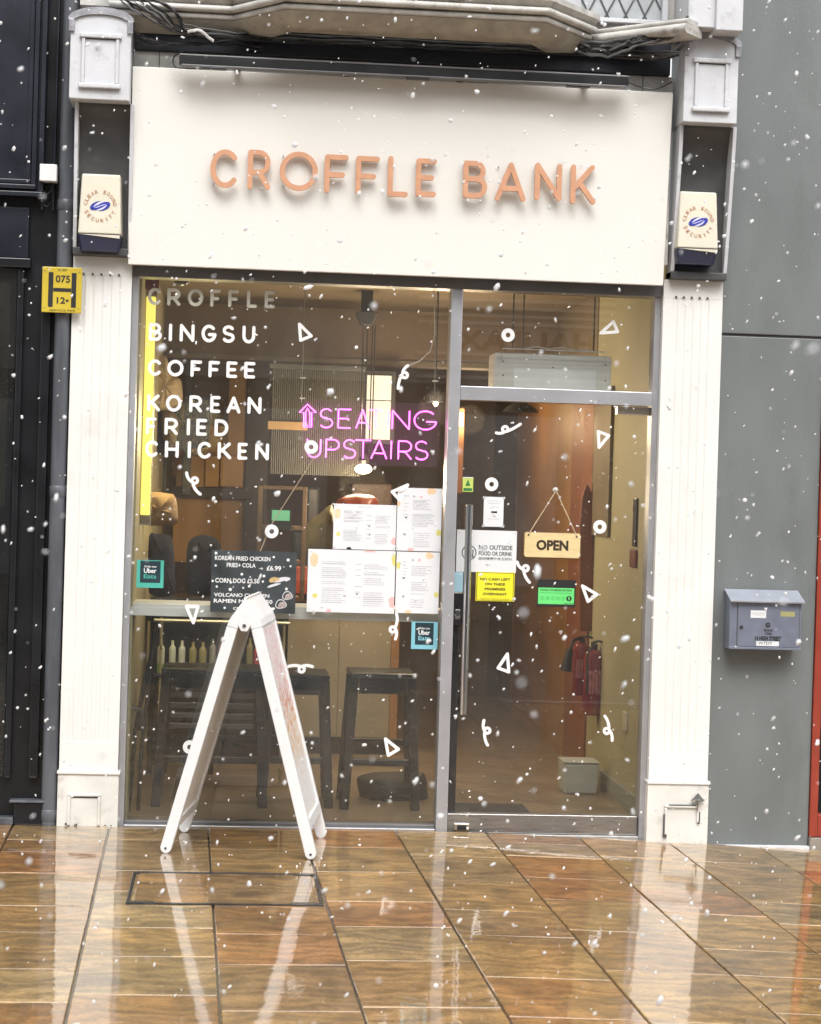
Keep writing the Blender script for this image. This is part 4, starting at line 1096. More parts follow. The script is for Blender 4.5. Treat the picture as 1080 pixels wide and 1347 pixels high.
# blackboard menu
o, r = sheet('menu_blackboard', 'dark blackboard menu behind the tip of the sandwich board, listing KOREAN FRIED CHICKEN', 'blackboard', (278, 725, 389, 806), M_BOARD, y=YG - .004, t=.0035)
yq = YG - .0046
def bt(s, a, b, c, d, **k): text('chalk_text', s, sub(r, a, b, c, d), yq, M_VINYL, o, bold=.02, **k)
bt('KOREAN FRIED CHICKEN', .04, .69, .84, .91)
bt('FRIES+ COLA', .18, .52, .73, .80)
bt('→', .56, .61, .70, .74)
bt('£6.99', .65, .82, .69, .77)
bt('CORN DOG £5.50', .05, .57, .475, .55)
bt('VOLCANO CHICKEN', .04, .69, .25, .31)
bt('RAMEN MEAL £9.50', .04, .73, .15, .215)
bt('CROFFLE BANK♥', .27, .76, .035, .095)
w_, h_ = r[1] - r[0], r[3] - r[2]
for k, (cx, cz) in enumerate(((.05, .95), (.05, .75), (.73, .91), (.90, .87), (.93, .77), (.36, .62), (.62, .6), (.61, .51), (.07, .41), (.23, .37), (.38, .40), (.45, .43), (.89, .40), (.17, .07), (.02, .5))):
    n = [5, 8, 6, 4][k % 4]; s = (.0085, .006, .007)[k % 3]
    pts = []
    for i in range(n * 2):
        a = pi * i / n; q = s * (1 if i % 2 else .62 + .2 * (k % 2)); pts.append((r[0] + cx * w_ + q * cos(a), yq - .0003, r[2] + cz * h_ + q * sin(a)))
    link('chalk_doodle', G().add(pts, [tuple(range(2 * n))]), M_VINYL, o, fixn=False)
def blob(cx, cz, rx, rz, rot, m, k=0):
    pts = []
    for i in range(18):
        a = 2 * pi * i / 18; q = 1 + .1 * sin(i * 5.3)
        x, z = rx * q * cos(a), rz * q * sin(a)
        pts.append((r[0] + cx * w_ + x * cos(rot) - z * sin(rot), yq - .0004 - k * .0003, r[2] + cz * h_ + x * sin(rot) + z * cos(rot)))
    link('food_drawing', G().add(pts, [tuple(range(18))]), m, o, fixn=False)
MF1 = mat('fried_gold', (.5, .36, .16), .7, var=.3, vs=120); MF2 = mat('tray_white', (.6, .6, .62), .7, var=.2); MF3 = mat('noodle_print', (.36, .3, .28), .7, var=.6, vs=140)
blob(.83, .55, .040, .010, .25, MF2); blob(.74, .545, .026, .012, .2, MF1, 1); blob(.74, .455, .034, .006, .3, MF2); blob(.90, .55, .014, .006, .4, MF2, 2)
for cx, cz, R1 in ((.905, .29, .026), (.83, .15, .028)):
    blob(cx, cz, R1, R1 * .8, 0, MF2); blob(cx, cz, R1 * .85, R1 * .65, 0, M_BOARD, 1); blob(cx + .01, cz - .01, R1 * .7, R1 * .48, .4, MF3, 2)
bstr = link('hanging_string', G().tube([W(416, 598, .13), W(357, 690, .115), W(342, 726, .104)], .0022, 6), M_ROPE)
tag(bstr, 'thin string slanting from the neon sign down to the blackboard', 'string')

# notices on the door
o, r = sheet('food_notice', 'white NO OUTSIDE FOOD OR DRINK notice behind the door handle', 'notice', (600, 697.5, 680, 753), M_PAPER)
text('notice_text', 'NO OUTSIDE', sub(r, .37, .93, .54, .65), YP - .0005, M_INK, o, bold=.02)
text('notice_text', 'FOOD OR DRINK', sub(r, .37, .93, .40, .50), YP - .0005, M_INK, o, bold=.02)
text('notice_text', '謝絕攜帶外食及飲料', sub(r, .37, .93, .29, .365), YP - .0005, M_INK, o)
cx, cz = r[0] + .21 * (r[1] - r[0]), r[2] + .46 * (r[3] - r[2]); rr_ = .034
link('no_food_circle', G().ribbon([(cx + rr_ * cos(a * pi / 14), cz + rr_ * sin(a * pi / 14)) for a in range(28)], .0022, YP - .0006, .0003, closed=True), M_INK, o)
link('no_food_slash', G().ribbon([(cx - rr_ * .7, cz + rr_ * .7), (cx + rr_ * .7, cz - rr_ * .7)], .002, YP - .0012, .0003), M_INK, o)
link('burger_icon', G().ribbon([(cx - .018, cz + .008), (cx - .01, cz + .015), (cx + .0, cz + .008), (cx - .018, cz + .004), (cx - .018, cz - .012), (cx, cz - .012)], .0022, YP - .0018, .0003), M_INK, o)
link('cup_icon', G().ribbon([(cx + .006, cz + .012), (cx + .008, cz - .014), (cx + .018, cz - .014), (cx + .02, cz + .012), (cx + .006, cz + .011)], .002, YP - .0024, .0003), M_INK, o)
for c in ((.03, .95), (.97, .95)):
    link('pin', G().lathe([(.003, 0), (.003, .0015)], (r[0] + c[0] * (r[1] - r[0]), YP - .002, r[2] + c[1] * (r[3] - r[2])), 8, 'y'), M_GINK, o)
o, r = sheet('cash_notice', 'yellow NO CASH LEFT ON THESE PREMISES OVERNIGHT notice below the white food notice', 'notice', (625.5, 752.5, 677, 791), M_YELS, y=YP - .003)
y_ = YP - .0035
for i, s in enumerate(('NO CASH LEFT', 'ON THESE', 'PREMISES', 'OVERNIGHT')):
    w = (.39, .26, .27, .31)[i]
    text('notice_text', s, sub(r, .5 - w, .5 + w, .71 - i * .17, .80 - i * .17), y_, M_INK, o, bold=.03)
text('small_print', 'Special Sensormatic', sub(r, .13, .87, .05, .10), y_, M_INK, o)
for a in ((.02, .98, .965, .98), (.02, .98, .02, .035), (.02, .035, .036, .964), (.965, .98, .036, .964)): flat('border_line', sub(r, *a), y_, M_INK, o, .0002)
o, r = sheet('rating_sticker', 'green and black food hygiene rating sticker below the OPEN sign', 'sticker', (706, 762.5, 757.5, 798.5), M_INK)
k = sub(r, .03, .965, .10, .70); flat('green_field', k, YP - .0006, M_GREEN, o)
text('rating_text', 'FOOD HYGIENE RATING', sub(k, .06, .94, .80, .92), YP - .001, M_INK, o, bold=.02)
flat('divider', sub(k, .05, .95, .68, .70), YP - .001, mat('dark_green_ink', (.02, .2, .05), .5), o, .0002)
MG2 = mat('mid_green_ink', (.05, .38, .08), .5)
for i in range(5):
    c = (k[0] + (.12 + i * .145) * (k[1] - k[0]), k[2] + .36 * (k[3] - k[2]))
    link('rating_circle', G().ribbon([(c[0] + .008 * cos(a * pi / 8), c[1] + .008 * sin(a * pi / 8)) for a in range(16)], .0009, YP - .001, .0002, closed=True), MG2, o)
    text('rating_number', str(i), (c[0] - .003, c[0] + .003, c[1] - .0045, c[1] + .0045), YP - .0011, MG2, o)
c = (k[0] + .86 * (k[1] - k[0]), k[2] + .36 * (k[3] - k[2]))
link('rating_disc', G().lathe([(.0135, 0), (.0135, .0002)], (c[0], YP - .0011, c[1]), 20, 'y'), M_INK, o)
text('rating_number', '5', (c[0] - .005, c[0] + .005, c[1] - .008, c[1] + .008), YP - .0015, M_GREEN, o, bold=.03)
text('rating_text', 'VERY GOOD', sub(k, .73, .99, .02, .09), YP - .0015, M_INK, o)
o, r = sheet('camera_sticker', 'small lime and white CCTV warning sticker near the top left of the door', 'sticker', (608.5, 627.5, 622.5, 647), M_LGREEN)
g = G().add([(r[0] + .25 * (r[1] - r[0]), YP - .0005, r[2] + .4 * (r[3] - r[2])), (r[0] + .75 * (r[1] - r[0]), YP - .0005, r[2] + .4 * (r[3] - r[2])), ((r[0] + r[1]) / 2, YP - .0005, r[2] + .85 * (r[3] - r[2]))], [(0, 1, 2)])
link('warning_triangle', g, mat('forest_green_ink', (.03, .16, .04), .5), o, fixn=False)
flat('caption_band', sub(r, .1, .9, .06, .26), YP - .0006, mat('forest_green_ink', (.03, .16, .04), .5), o, .0002)
flat('white_edge', sub(r, 0, 1, .94, 1), YP - .0006, M_PAPER, o, .0002)
o, r = sheet('small_notice', 'small portrait white paper notice under the ring sticker on the door', 'notice', (636, 653.5, 662.5, 693), M_PAPER)
for i, (a, b, z) in enumerate(((.15, .85, .86), (.2, .8, .78), (.3, .72, .66), (.4, .6, .36), (.2, .82, .26), (.42, .62, .4))): flat('print_line', sub(r, a, b, z - .008, z + .008), YP - .0005, M_GINK, o, .0002)
flat('print_logo', sub(r, .38, .68, .46, .52), YP - .0005, M_INK, o, .0002)
for c in ((.0, .97), (1, .97), (0, .02), (1, .02)):
    x, z = r[0] + c[0] * (r[1] - r[0]), r[2] + c[1] * (r[3] - r[2]); flat('tape', (x - .006, x + .006, z - .006, z + .006), YP - .0006, M_GINK, o, .0002)
o, r = sheet('lock_sticker', 'plain pale blue square sticker above the door lock', 'sticker', (592.5, 752, 609, 779), M_LBLUE, y=YG - .0008)

# OPEN sign
r = R(689, 700, 766, 735, .06)
op = thing('open_sign', 'pale wooden OPEN sign hanging on a string behind the door glass', 'sign', ((r[0] + r[1]) / 2, .085, r[2]))
def rrect(r, k, n=5):
    x0, x1, z0, z1 = r; p = []
    for cx, cz, a0 in ((x1 - k, z1 - k, 0), (x0 + k, z1 - k, 90), (x0 + k, z0 + k, 180), (x1 - k, z0 + k, 270)):
        for i in range(n + 1):
            a = radians(a0 + 90 * i / n); p.append((cx + k * cos(a), cz + k * sin(a)))
    return p
link('back_rim', G().prism(rrect(r, .014), 'y', .086, .092), mat('dark_wood_edge', (.16, .09, .04), .6), op)
ri = (r[0] + .004, r[1] - .004, r[2] + .004, r[3] - .004)
link('board', G().prism(rrect(ri, .012), 'y', .080, .0858), M_GOLD, op, bev=.001)
text('open_text', 'OPEN', sub(r, .22, .78, .30, .70), .0795, mat('brown_black_ink', (.035, .02, .012), .5), op, bold=.045)
hk = W(731, 646, .09)
e1 = (r[0] + .08 * (r[1] - r[0]), .079, r[2] + .9 * (r[3] - r[2])); e2 = (r[0] + .92 * (r[1] - r[0]), .079, r[2] + .88 * (r[3] - r[2]))
link('string', G().tube([e1, (hk.x, .084, hk.z)], .0024, 6), M_ROPE, op)
link('string', G().tube([e2, (hk.x + .002, .084, hk.z)], .0024, 6), M_ROPE, op)
for e in (e1, e2): link('eyelet', G().lathe([(.0045, 0), (.0045, .001)], (e[0], .0782, e[2] - .004), 10, 'y'), M_BLKPL, op)
link('suction_hook', G().lathe([(.003, -.012), (.013, 0), (.015, .008)], (hk.x, .09, hk.z + .004), 16, 'y'), mat('clear_rubber', (.45, .43, .4), .2), op, smooth=True)

# ---- neon sign
YN = .26
ns = thing('neon_sign', 'glowing pink neon sign reading SEATING UPSTAIRS with an up arrow, hung behind the window', 'neon sign', tuple(W(485, 604, YN)))
def nl(s, xs, y0, y1):
    for chh, (a, b) in zip(s, xs):
        sl = .022 * ((a + b) / 2 - 420)
        letter('neon_letter', chh, R(a, y0 + sl, b, y1 + sl, YN), .0062, YN, 0, M_NEON, ns, neon=True)
X6 = lambda v: 360 + v / 4.154
nl('SEATING', [(X6(a), X6(b)) for a, b in ((250, 325), (350, 425), (448, 525), (520, 596), (622, 630), (645, 745), (765, 885))], 537, 563)
nl('UPSTAIRS', [(X6(a), X6(b)) for a, b in ((180, 260), (283, 360), (378, 450), (442, 535), (530, 622), (638, 646), (678, 757), (770, 845))], 577, 602.5)
g = G()
for off in (0,):
    ar = [(185, 755), (140, 800), (165, 800), (165, 880), (207, 880), (207, 800), (232, 800)]
    g.tube([W(X6(a), 350 + b / 4.154, YN) for a, b in ar] , .0031, 6, closed=True)
link('neon_arrow', g, M_NEON, ns, smooth=True)
g = G().tube([W(X6(a), 350 + b / 4.154, YN) for a, b in ((185, 775), (175, 800), (175, 872), (197, 872), (197, 800))], .0025, 6, closed=True)
link('neon_arrow', g, M_NEON, ns, smooth=True)
# acrylic backing
ac = bpy.data.materials.new('pink_lit_acrylic'); ac.use_nodes = True
nt = ac.node_tree; nt.nodes.clear()
df = nt.nodes.new('ShaderNodeBsdfDiffuse'); df.inputs[0].default_value = (.8, .6, .75, 1)
tl = nt.nodes.new('ShaderNodeBsdfTransparent'); tl.inputs[0].default_value = (.98, .93, .97, 1)
mxs = nt.nodes.new('ShaderNodeMixShader'); mxs.inputs[0].default_value = .028
op_ = nt.nodes.new('ShaderNodeOutputMaterial')
nt.links.new(tl.outputs[0], mxs.inputs[1]); nt.links.new(df.outputs[0], mxs.inputs[2]); nt.links.new(mxs.outputs[0], op_.inputs[0])
r1 = R(396, 528, 579, 571, YN + .02); r2 = R(398, 570, 574, 612, YN + .02)
link('acrylic_backing', G().prism(rrect((r1[0], r1[1], r2[2], r1[3]), .03), 'y', YN + .012, YN + .016), ac, ns)
for px, py in ((397, 530), (571, 534)):
    a = W(px, py, YN + .014); a = Vector((a.x, a.y, a.z))
    link('suspension_wire', G().tube([a, (a.x, a.y, 2.78)], .0022, 6), M_STEEL, ns)
    for dz in (.0, .10):
        box('cable_clip', (a.x - .012, a.x + .016, a.y - .006, a.y + .004, a.z + .02 + dz, a.z + .026 + dz), M_WCABLE, ns)
link('power_lead', G().tube([W(571, 380, YN), W(572, 440, YN), W(566, 462, YN), W(552, 475, YN), W(537, 481, YN)], .0028, 6), M_WCABLE, ns, smooth=True)

# ---- air curtain over the door
AY = .32
r = R(648, 466, 806, 512, AY)
at_ = thing('air_curtain', 'white air curtain heater behind the fanlight over the door', 'heater', ((r[0] + r[1]) / 2, AY, r[2]))
box('casing', (r[0], r[1], AY, AY + .2, r[2] - .02, r[3]), mat('heater_white', (.62, .63, .61), .4, var=.04), at_, .012)
box('grille_panel', (r[0] + .1, r[1] - .08, AY - .004, AY - .0005, r[2], r[3] - .075), mat('heater_panel', (.72, .75, .77), .35), at_, .002)
for k in range(2): box('seam', (r[0] + .012, r[1] - .012, AY - .0015, AY - .0004, r[3] - .03 - k * .022, r[3] - .027 - k * .022), M_GINK, at_)
for c in ((.08, .75), (.08, .35), (.95, .75), (.95, .3), (.5, .62)):
    link('screw', G().lathe([(.004, 0), (.004, .002)], (r[0] + c[0] * (r[1] - r[0]), AY - .003, r[2] + c[1] * (r[3] - r[2])), 8, 'y'), M_INK, at_)
zt_ = r[3] + .02
link('bracket_bar', G().tube([(r[0] + .04, AY - .006, r[3] - .05), (r[0] + .04, AY - .006, zt_), (r[1] - .04, AY - .006, zt_), (r[1] - .04, AY - .006, r[3] - .05)], .0035, 6), M_WCABLE, at_)
for px in (675, 782):
    a = W(px, 465, AY); link('support_rod', G().tube([(a.x, AY + .03, zt_), (a.x, AY + .03, 2.79)], .004, 6), M_RECESS, at_)
link('mains_lead', G().tube([W(690, 459, AY), W(705, 456, AY), W(722, 459, AY), W(740, 457, AY), W(760, 461, AY), W(778, 460, AY)], .003, 6), M_WCABLE, at_, smooth=True)

# ================================================================== INTERIOR
IX0 = W(180, 640, .2).x - .0; IX1 = 2.10; IY1 = 6.3; IZ = 2.80
box('shop_floor', (IX0 - .3, IX1 + .1, .205, IY1 + .2, -.05, .014), M_WOODF, kind='structure')
box('shop_ceiling', (IX0 - .3, IX1 + .1, .15, IY1 + .2, IZ, IZ + .1), M_CEIL, kind='structure')
iw = thing('interior_wall', 'beige side wall inside the shop on the right, turning orange red further back', 'wall', (IX1, 2, 0))
box('beige_face', (IX1, IX1 + .1, .145, 1.9, 0, IZ), M_BEIGE, iw)
box('red_column', (IX1 - .012, IX1 + .1, 1.9, 2.62, 0, 2.30), M_REDCOL, iw)
box('orange_face', (IX1, IX1 + .1, 2.62, 5.0, 0, 2.30), M_ORWALL, iw)
box('upper_face', (IX1 - .006, IX1 + .1, 1.9, 5.0, 2.301, IZ), M_CEIL, iw)
box('rear_face', (IX1 - .004, IX1 + .1, 5.0, IY1, 0, IZ), M_BROWN, iw)
box('skirting', (IX1 - .02, IX1 - .0005, .21, 1.89, .014, .12), mat('grey_skirting', (.2, .2, .18), .5), iw, .003)
iw2 = thing('interior_wall', 'shaded side wall inside the shop on the left behind the yellow light strip', 'wall', (IX0, 2, 0))
box('wall_face', (IX0 - .1, IX0, .145, IY1, 0, IZ), M_BEIGE, iw2)
iw3 = thing('interior_wall', 'dark brown rear wall at the back of the shop', 'wall', (.8, IY1, 0))
box('wall_face', (IX0 - .1, IX1 + .1, IY1, IY1 + .1, 0, IZ), M_BROWN, iw3)
box('side_infill', (IX0 - .32, IX0 - .101, .145, .3, 0, IZ), M_BROWN, iw2)
# bulkhead beam and ceiling trims
bh = thing('bulkhead_beam', 'long brown bulkhead beam crossing the ceiling behind the neon sign', 'beam', (.6, 3.2, 2.4))
box('beam', (IX0, IX1, 3.4, 3.6, W(500, 480, 3.4).z, IZ - .001), mat('beam_brown', (.17, .12, .08), .6, var=.1), bh)
box('beam_trim', (IX0, IX1, 3.38, 3.399, W(500, 480, 3.4).z, W(500, 480, 3.4).z + .03), mat('beam_trim_paint', (.2, .17, .13), .6), bh)
# wood panelled column wall at left, shelf, boxes, coat
def ibox(name, label, cat, px, Y, dep, m, bev=.004, parent=None):
    r = R(*px, Y)
    if parent is not None: return link(name, G().box(r[0], r[1], Y, Y + dep, r[2], r[3]), m, parent, bev)
    return tag(link(name, G().box(r[0], r[1], Y, Y + dep, r[2], r[3]), m, None, bev), label, cat)
wp = thing('wood_panelling', 'ochre wooden panelling behind the chairs on the left of the shop', 'panelling', tuple(W(260, 800, 4.2)))
for i, (a, b, c, d, m) in enumerate(((228, 560, 322, 628, M_OCHRE), (228, 650, 322, 740, M_OCHRE), (300, 480, 322, 650, M_OCHRE), (322, 470, 352, 800, mat('dark_post_wood', (.055, .035, .025), .5, var=.2)))):
    ibox('panel_board', '', '', (a, b, c, d), 4.2 - i * .03, .025, m, parent=wp)
ibox('panel_board', '', '', (170, 640, 330, 655), 4.05, .04, mat('dark_post_wood', (.055, .035, .025), .5), parent=wp)
for i, (a, b) in enumerate(((232, 268), (270, 288), (290, 320))):
    ibox('panel_board', '', '', (a, 600, b, 640), 4.0, .02, M_CARD if i % 2 else M_OCHRE, parent=wp)
dpst = thing('dark_doorway', 'dark upright frame of a doorway behind the words on the window', 'door frame', tuple(W(240, 600, 4.5)))
for a, b in ((213, 222), (243, 254)): ibox('upright', '', '', (a, 380, b, 650), 3.9, .04, M_BLKPL, parent=dpst)
# coats on the rail
ct_ = thing('hanging_coat', 'navy coat with a beige scarf hanging on the wall behind the word KOREAN', 'coat', tuple(W(240, 640, 3.0)))
def soft(name, pts, Y, m, par, th_=.12, seed=1):
    """soft hanging shape: outline in pixels, thickness bulging toward the viewer"""
    q = random.Random(seed); P0 = [W(a, b, Y) for a, b in pts]; P = []
    for i in range(len(P0)):
        p0, p1, p2, p3 = P0[i - 1], P0[i], P0[(i + 1) % len(P0)], P0[(i + 2) % len(P0)]
        for k in range(4):
            t = k / 4; P.append(.5 * ((2 * p1) + (p2 - p0) * t * .8 + (2 * p0 - 5 * p1 + 4 * p2 - p3) * t * t * .8 + (3 * p1 - p0 - 3 * p2 + p3) * t ** 3 * .8) + (p2 - p1) * t * .2 if False else p1.lerp(p2, t) * .35 + .65 * .5 * ((2 * p1) + (p2 - p0) * t + (2 * p0 - 5 * p1 + 4 * p2 - p3) * t * t + (3 * p1 - p0 - 3 * p2 + p3) * t ** 3))
    n = len(P)
    cx = sum(p.x for p in P) / n; cz = sum(p.z for p in P) / n
    vs = []; fs = []
    rings = [(1, 0), (.92, -.35), (.7, -.75), (.4, -.95), (.12, -1)]
    for k, (s, d) in enumerate(rings):
        for p in P:
            vs.append((cx + (p.x - cx) * s, Y + d * th_ / 2 + q.uniform(-.008, .008), cz + (p.z - cz) * s))
    for k in range(4):
        for i in range(n):
            j = (i + 1) % n; fs.append((k * n + i, k * n + j, (k + 1) * n + j, (k + 1) * n + i))
    fs.append(tuple(range(4 * n, 5 * n))); fs.append(tuple(range(n))[::-1])
    return link(name, G().add(vs, fs), m, par, smooth=True)
soft('scarf', [(200, 476), (218, 468), (226, 492), (238, 500), (240, 528), (224, 540), (204, 540), (195, 520)], 2.7, M_BEICL, ct_, .14, 3)
soft('coat_body', [(196, 535), (214, 540), (236, 538), (240, 560), (252, 525), (282, 524), (276, 560), (272, 588), (240, 592), (222, 600), (205, 596), (194, 580)], 2.72, M_NAVCL, ct_, .16, 4)
soft('collar', [(214, 540), (230, 544), (236, 560), (228, 592), (218, 588), (212, 560)], 2.63, mat('brown_cloth', (.12, .085, .06), .9, var=.3), ct_, .08, 5)
# yellow LED strip
led = thing('light_strip', 'bright yellow light strip running up the inside left edge of the window', 'light', tuple(W(194, 700, .5)))
rl = R(189, 392, 201, 676, .62)
box('tube', (rl[0], rl[1], .6, .63, rl[2], rl[3]), M_LED, led, .004)
box('channel', (rl[0] - .02, rl[1] + .005, .631, .66, rl[2] - .05, rl[3] + .05), M_STEEL, led, .002)
pl = bpy.data.lights.new('strip_light', 'POINT'); pl.energy = 16; pl.color = (1, .82, .4); pl.shadow_soft_size = .15
plo = bpy.data.objects.new('strip_light', pl); COL.objects.link(plo); plo.parent = led; plo.location = (.22, .55, .55)
bgp = soft('paper_bag', [(192, 648), (228, 650), (234, 672), (231, 690), (188, 690), (187, 668)], 1.1, mat('brown_paper', (.24, .15, .075), .7, var=.15), None, .16, 9); tag(bgp, 'brown paper bag below the yellow light strip', 'bag')
# lounge chairs with round navy backs
for i, (pts, lab) in enumerate((([(196, 706), (206, 702), (222, 704), (228, 716), (230, 780), (196, 780)], 'navy round backed chair nearest the left window frame, behind the teal sticker'), ([(246, 722), (252, 708), (268, 703), (284, 708), (291, 722), (292, 780), (246, 780)], 'navy round backed chair just left of the blackboard'))):
    t = thing('lounge_chair', lab, 'chair', (W(260, 760, 1.6 + i * .05).x, 1.7, 0), 'navy chairs inside the window')
    P = [W(a, b, 1.6) for a, b in pts]
    soft('backrest', pts, 1.62, M_NAVCL, t, .1, 11 + i)
    x0, x1 = min(p.x for p in P), max(p.x for p in P)
    box('seat', (x0, x1, 1.64, 2.05, .86, .98), M_NAVCL, t, .02)
    for x in (x0 + .02, x1 - .05):
        for y in (1.66, 2.0): box('leg', (x, x + .03, y, y + .03, .014, .86), M_BLKPL, t, .003)
# ribbed glass screen, grey in the pane's own colour
rg = thing('ribbed_screen', 'ribbed glass screen lit grey behind the pink neon sign', 'screen', tuple(W(415, 620, 2.6)))
r = R(357, 487, 476, 625, 2.6)
g = G(); n = 44; vs = []; fs = []
for i in range(n * 4 + 1):
    x = r[0] + (r[1] - r[0]) * i / (n * 4); y = 2.6 - .012 * abs(sin(pi * i / 4))
    vs += [(x, y, r[2]), (x, y, r[3])]
for i in range(n * 4): fs.append((2 * i, 2 * i + 2, 2 * i + 3, 2 * i + 1))
link('ribbed_pane', g.add(vs, fs), mat('ribbed_grey_glass', (.15, .145, .135), .25, metal=.2, var=.15, vs=3, dirt=.6, dcol=(.06, .045, .035), ds=1.2), rg, fixn=False)
box('screen_rail', (r[0] - .02, r[1] + .02, 2.59, 2.64, r[3] + .001, r[3] + .03), M_RECESS, rg, .003)
box('screen_rail', (r[0] - .02, r[0] + .22, 2.575, 2.64, r[2] + .27, r[2] + .32), mat('tan_rail_wood', (.34, .22, .11), .5), rg, .003)
lb2 = thing('glow_panel', 'pale glowing panel added behind the middle of the neon sign', 'window', tuple(W(500, 580, 4.0)))
r = R(482, 494, 514, 578, 3.2)
MW_ = emit('pale_glow', (.95, .93, .82), .3)  # emission put into plain panes to stand for a bright patch
for z0, z1 in ((.62, 1.0), (0, .60)):
    box('pane', (r[0], r[1], 3.2, 3.22, r[2] + z0 * (r[3] - r[2]), r[2] + z1 * (r[3] - r[2])), MW_, lb2)
box('panel_surround', (r[0] - .03, r[1] + .03, 3.221, 3.25, r[2] - .03, r[3] + .03), M_RECESS, lb2, .002)
# pendant lamps
def pend(label, px, py, Y, kind, plate=True):
    c = W(px, py, Y)
    t = thing('pendant_lamp', label, 'lamp', tuple(c))
    return t, c
t, c = pend('lit oval pendant lamp glowing white below the neon sign', 478, 617, 2.2, 0)
link('globe', G().ball(c, .045, sub=3, sc=(1.1, 1, .62)), M_BULB, t, smooth=True)
link('lamp_holder', G().lathe([(.02, .03), (.03, .05), (.012, .09)], c, 14), M_BLKPL, t, smooth=True)
cr = R(468, 411, 496, 428, 2.2)
for dx in (-.025, 0, .03, .045): link('flex', G().tube([(c.x + dx, 2.2, c.z + .06), (c.x + dx, 2.2, cr[2])], .0035, 6), M_BLKPL, t)
g = G(); g.hexa([(cr[0] + .03, 2.15, cr[2]), (cr[1] - .03, 2.15, cr[2]), (cr[1] - .03, 2.25, cr[2]), (cr[0] + .03, 2.25, cr[2])], [(cr[0], 2.12, cr[3]), (cr[1], 2.12, cr[3]), (cr[1], 2.28, cr[3]), (cr[0], 2.28, cr[3])])
link('ceiling_rose', g, M_BLKPL, t, bev=.004)
box('ceiling_bar', (cr[0] + .03, cr[1] - .03, 2.17, 2.23, cr[3], IZ), M_BLKPL, t)
pl = bpy.data.lights.new('pendant_light', 'POINT'); pl.energy = 30; pl.color = (1, .78, .5); pl.shadow_soft_size = .14
plo = bpy.data.objects.new('pendant_light', pl); COL.objects.link(plo); plo.parent = t; plo.location = (0, -.02, -.09)
t, c = pend('small bare bulb shining at the top right corner of the neon sign', 573, 531, 1.9, 0)
link('bulb', G().ball(c, .014, sub=2), M_BULB, t, smooth=True)
link('lamp_shade', G().lathe([(.05, .01), (.045, .05), (.012, .11)], (c.x, c.y + .02, c.z), 14), M_BLKPL, t, smooth=True)
link('flex', G().tube([(c.x, c.y + .02, c.z + .1), (c.x, c.y + .02, IZ)], .003, 6), M_BLKPL, t)
pl = bpy.data.lights.new('bulb_light', 'POINT'); pl.energy = 18; pl.color = (1, .75, .48); pl.shadow_soft_size = .1
plo = bpy.data.objects.new('bulb_light', pl); COL.objects.link(plo); plo.parent = t; plo.location = (0, -.03, -.03)
t, c = pend('black dome pendant lamp just below the door transom', 685, 540, 1.8, 0)
link('shade', G().lathe([(.105, -.01), (.10, .0), (.07, .025), (.03, .045), (.012, .075)], c, 24), M_BLKPL, t, smooth=True)
link('flex', G().tube([(c.x, c.y, c.z + .07), (c.x, c.y, IZ)], .004, 6), M_BLKPL, t)
wlc = W(606, 552, 3.9)
wla = thing('wall_lamp', 'warm slim wall lamp glowing at the top left behind the door glass', 'lamp', tuple(wlc))
box('lamp_glass', (wlc.x - .02, wlc.x + .02, 3.9, 3.93, wlc.z - .05, wlc.z + .05), M_BULB2, wla, .005)
box('back_plate', (wlc.x - .03, wlc.x + .03, 3.931, 3.95, wlc.z - .5, wlc.z + .08), mat('copper_strip', (.3, .14, .07), .4, metal=.5), wla, .004)
pl = bpy.data.lights.new('wall_lamp_light', 'POINT'); pl.energy = 7; pl.color = (1, .72, .42); pl.shadow_soft_size = .1
plo = bpy.data.objects.new('wall_lamp_light', pl); COL.objects.link(plo); plo.parent = wla; plo.location = (0.05, -.12, 0)
cs = thing('security_camera', 'dark half dome camera on the ceiling above the word CROFFLE', 'camera', tuple(W(239, 372, .6)))
c = W(239, 366, .6); link('dome', G().ball((c.x, c.y, c.z), .046, sub=2, sc=(1, 1, .95)), M_BLKPL, cs, smooth=True)
box('mount', (c.x - .02, c.x + .02, c.y - .02, c.y + .02, c.z + .03, IZ), M_BLKPL, cs)
rb = ibox('red_banner', 'small dark red banner in the top left corner behind the window glass', 'banner', (183, 362, 209, 381), .5, .02, mat('maroon_cloth', (.12, .02, .02), .8))
# yellowish lit ceiling band comes from the strip; counter and back-bar
co = thing('service_counter', 'taupe service counter across the shop behind the bar stools', 'counter', (.3, 2.6, 0))
xc1 = W(513, 900, 2.6).x; zc1 = W(450, 800, 2.6).z
box('front_panel', (IX0, xc1, 2.6, 3.1, .12, zc1), M_COUNTER, co, .004)
box('kick_board', (IX0, xc1 - .01, 2.63, 3.08, .014, .119), M_BLKPL, co)
box('end_panel', (xc1 + .001, xc1 + .05, 2.6, 3.1, .014, zc1), M_ORWALL, co, .003)
box('worktop', (IX0, xc1 + .08, 2.56, 3.12, zc1 + .001, zc1 + .04), M_BLKPL, co, .004)
Xv = W(444, 900, 2.6).x; box('panel_joint', (Xv, Xv + .005, 2.597, 2.5995, .13, zc1 - .01), M_BROWN, co)
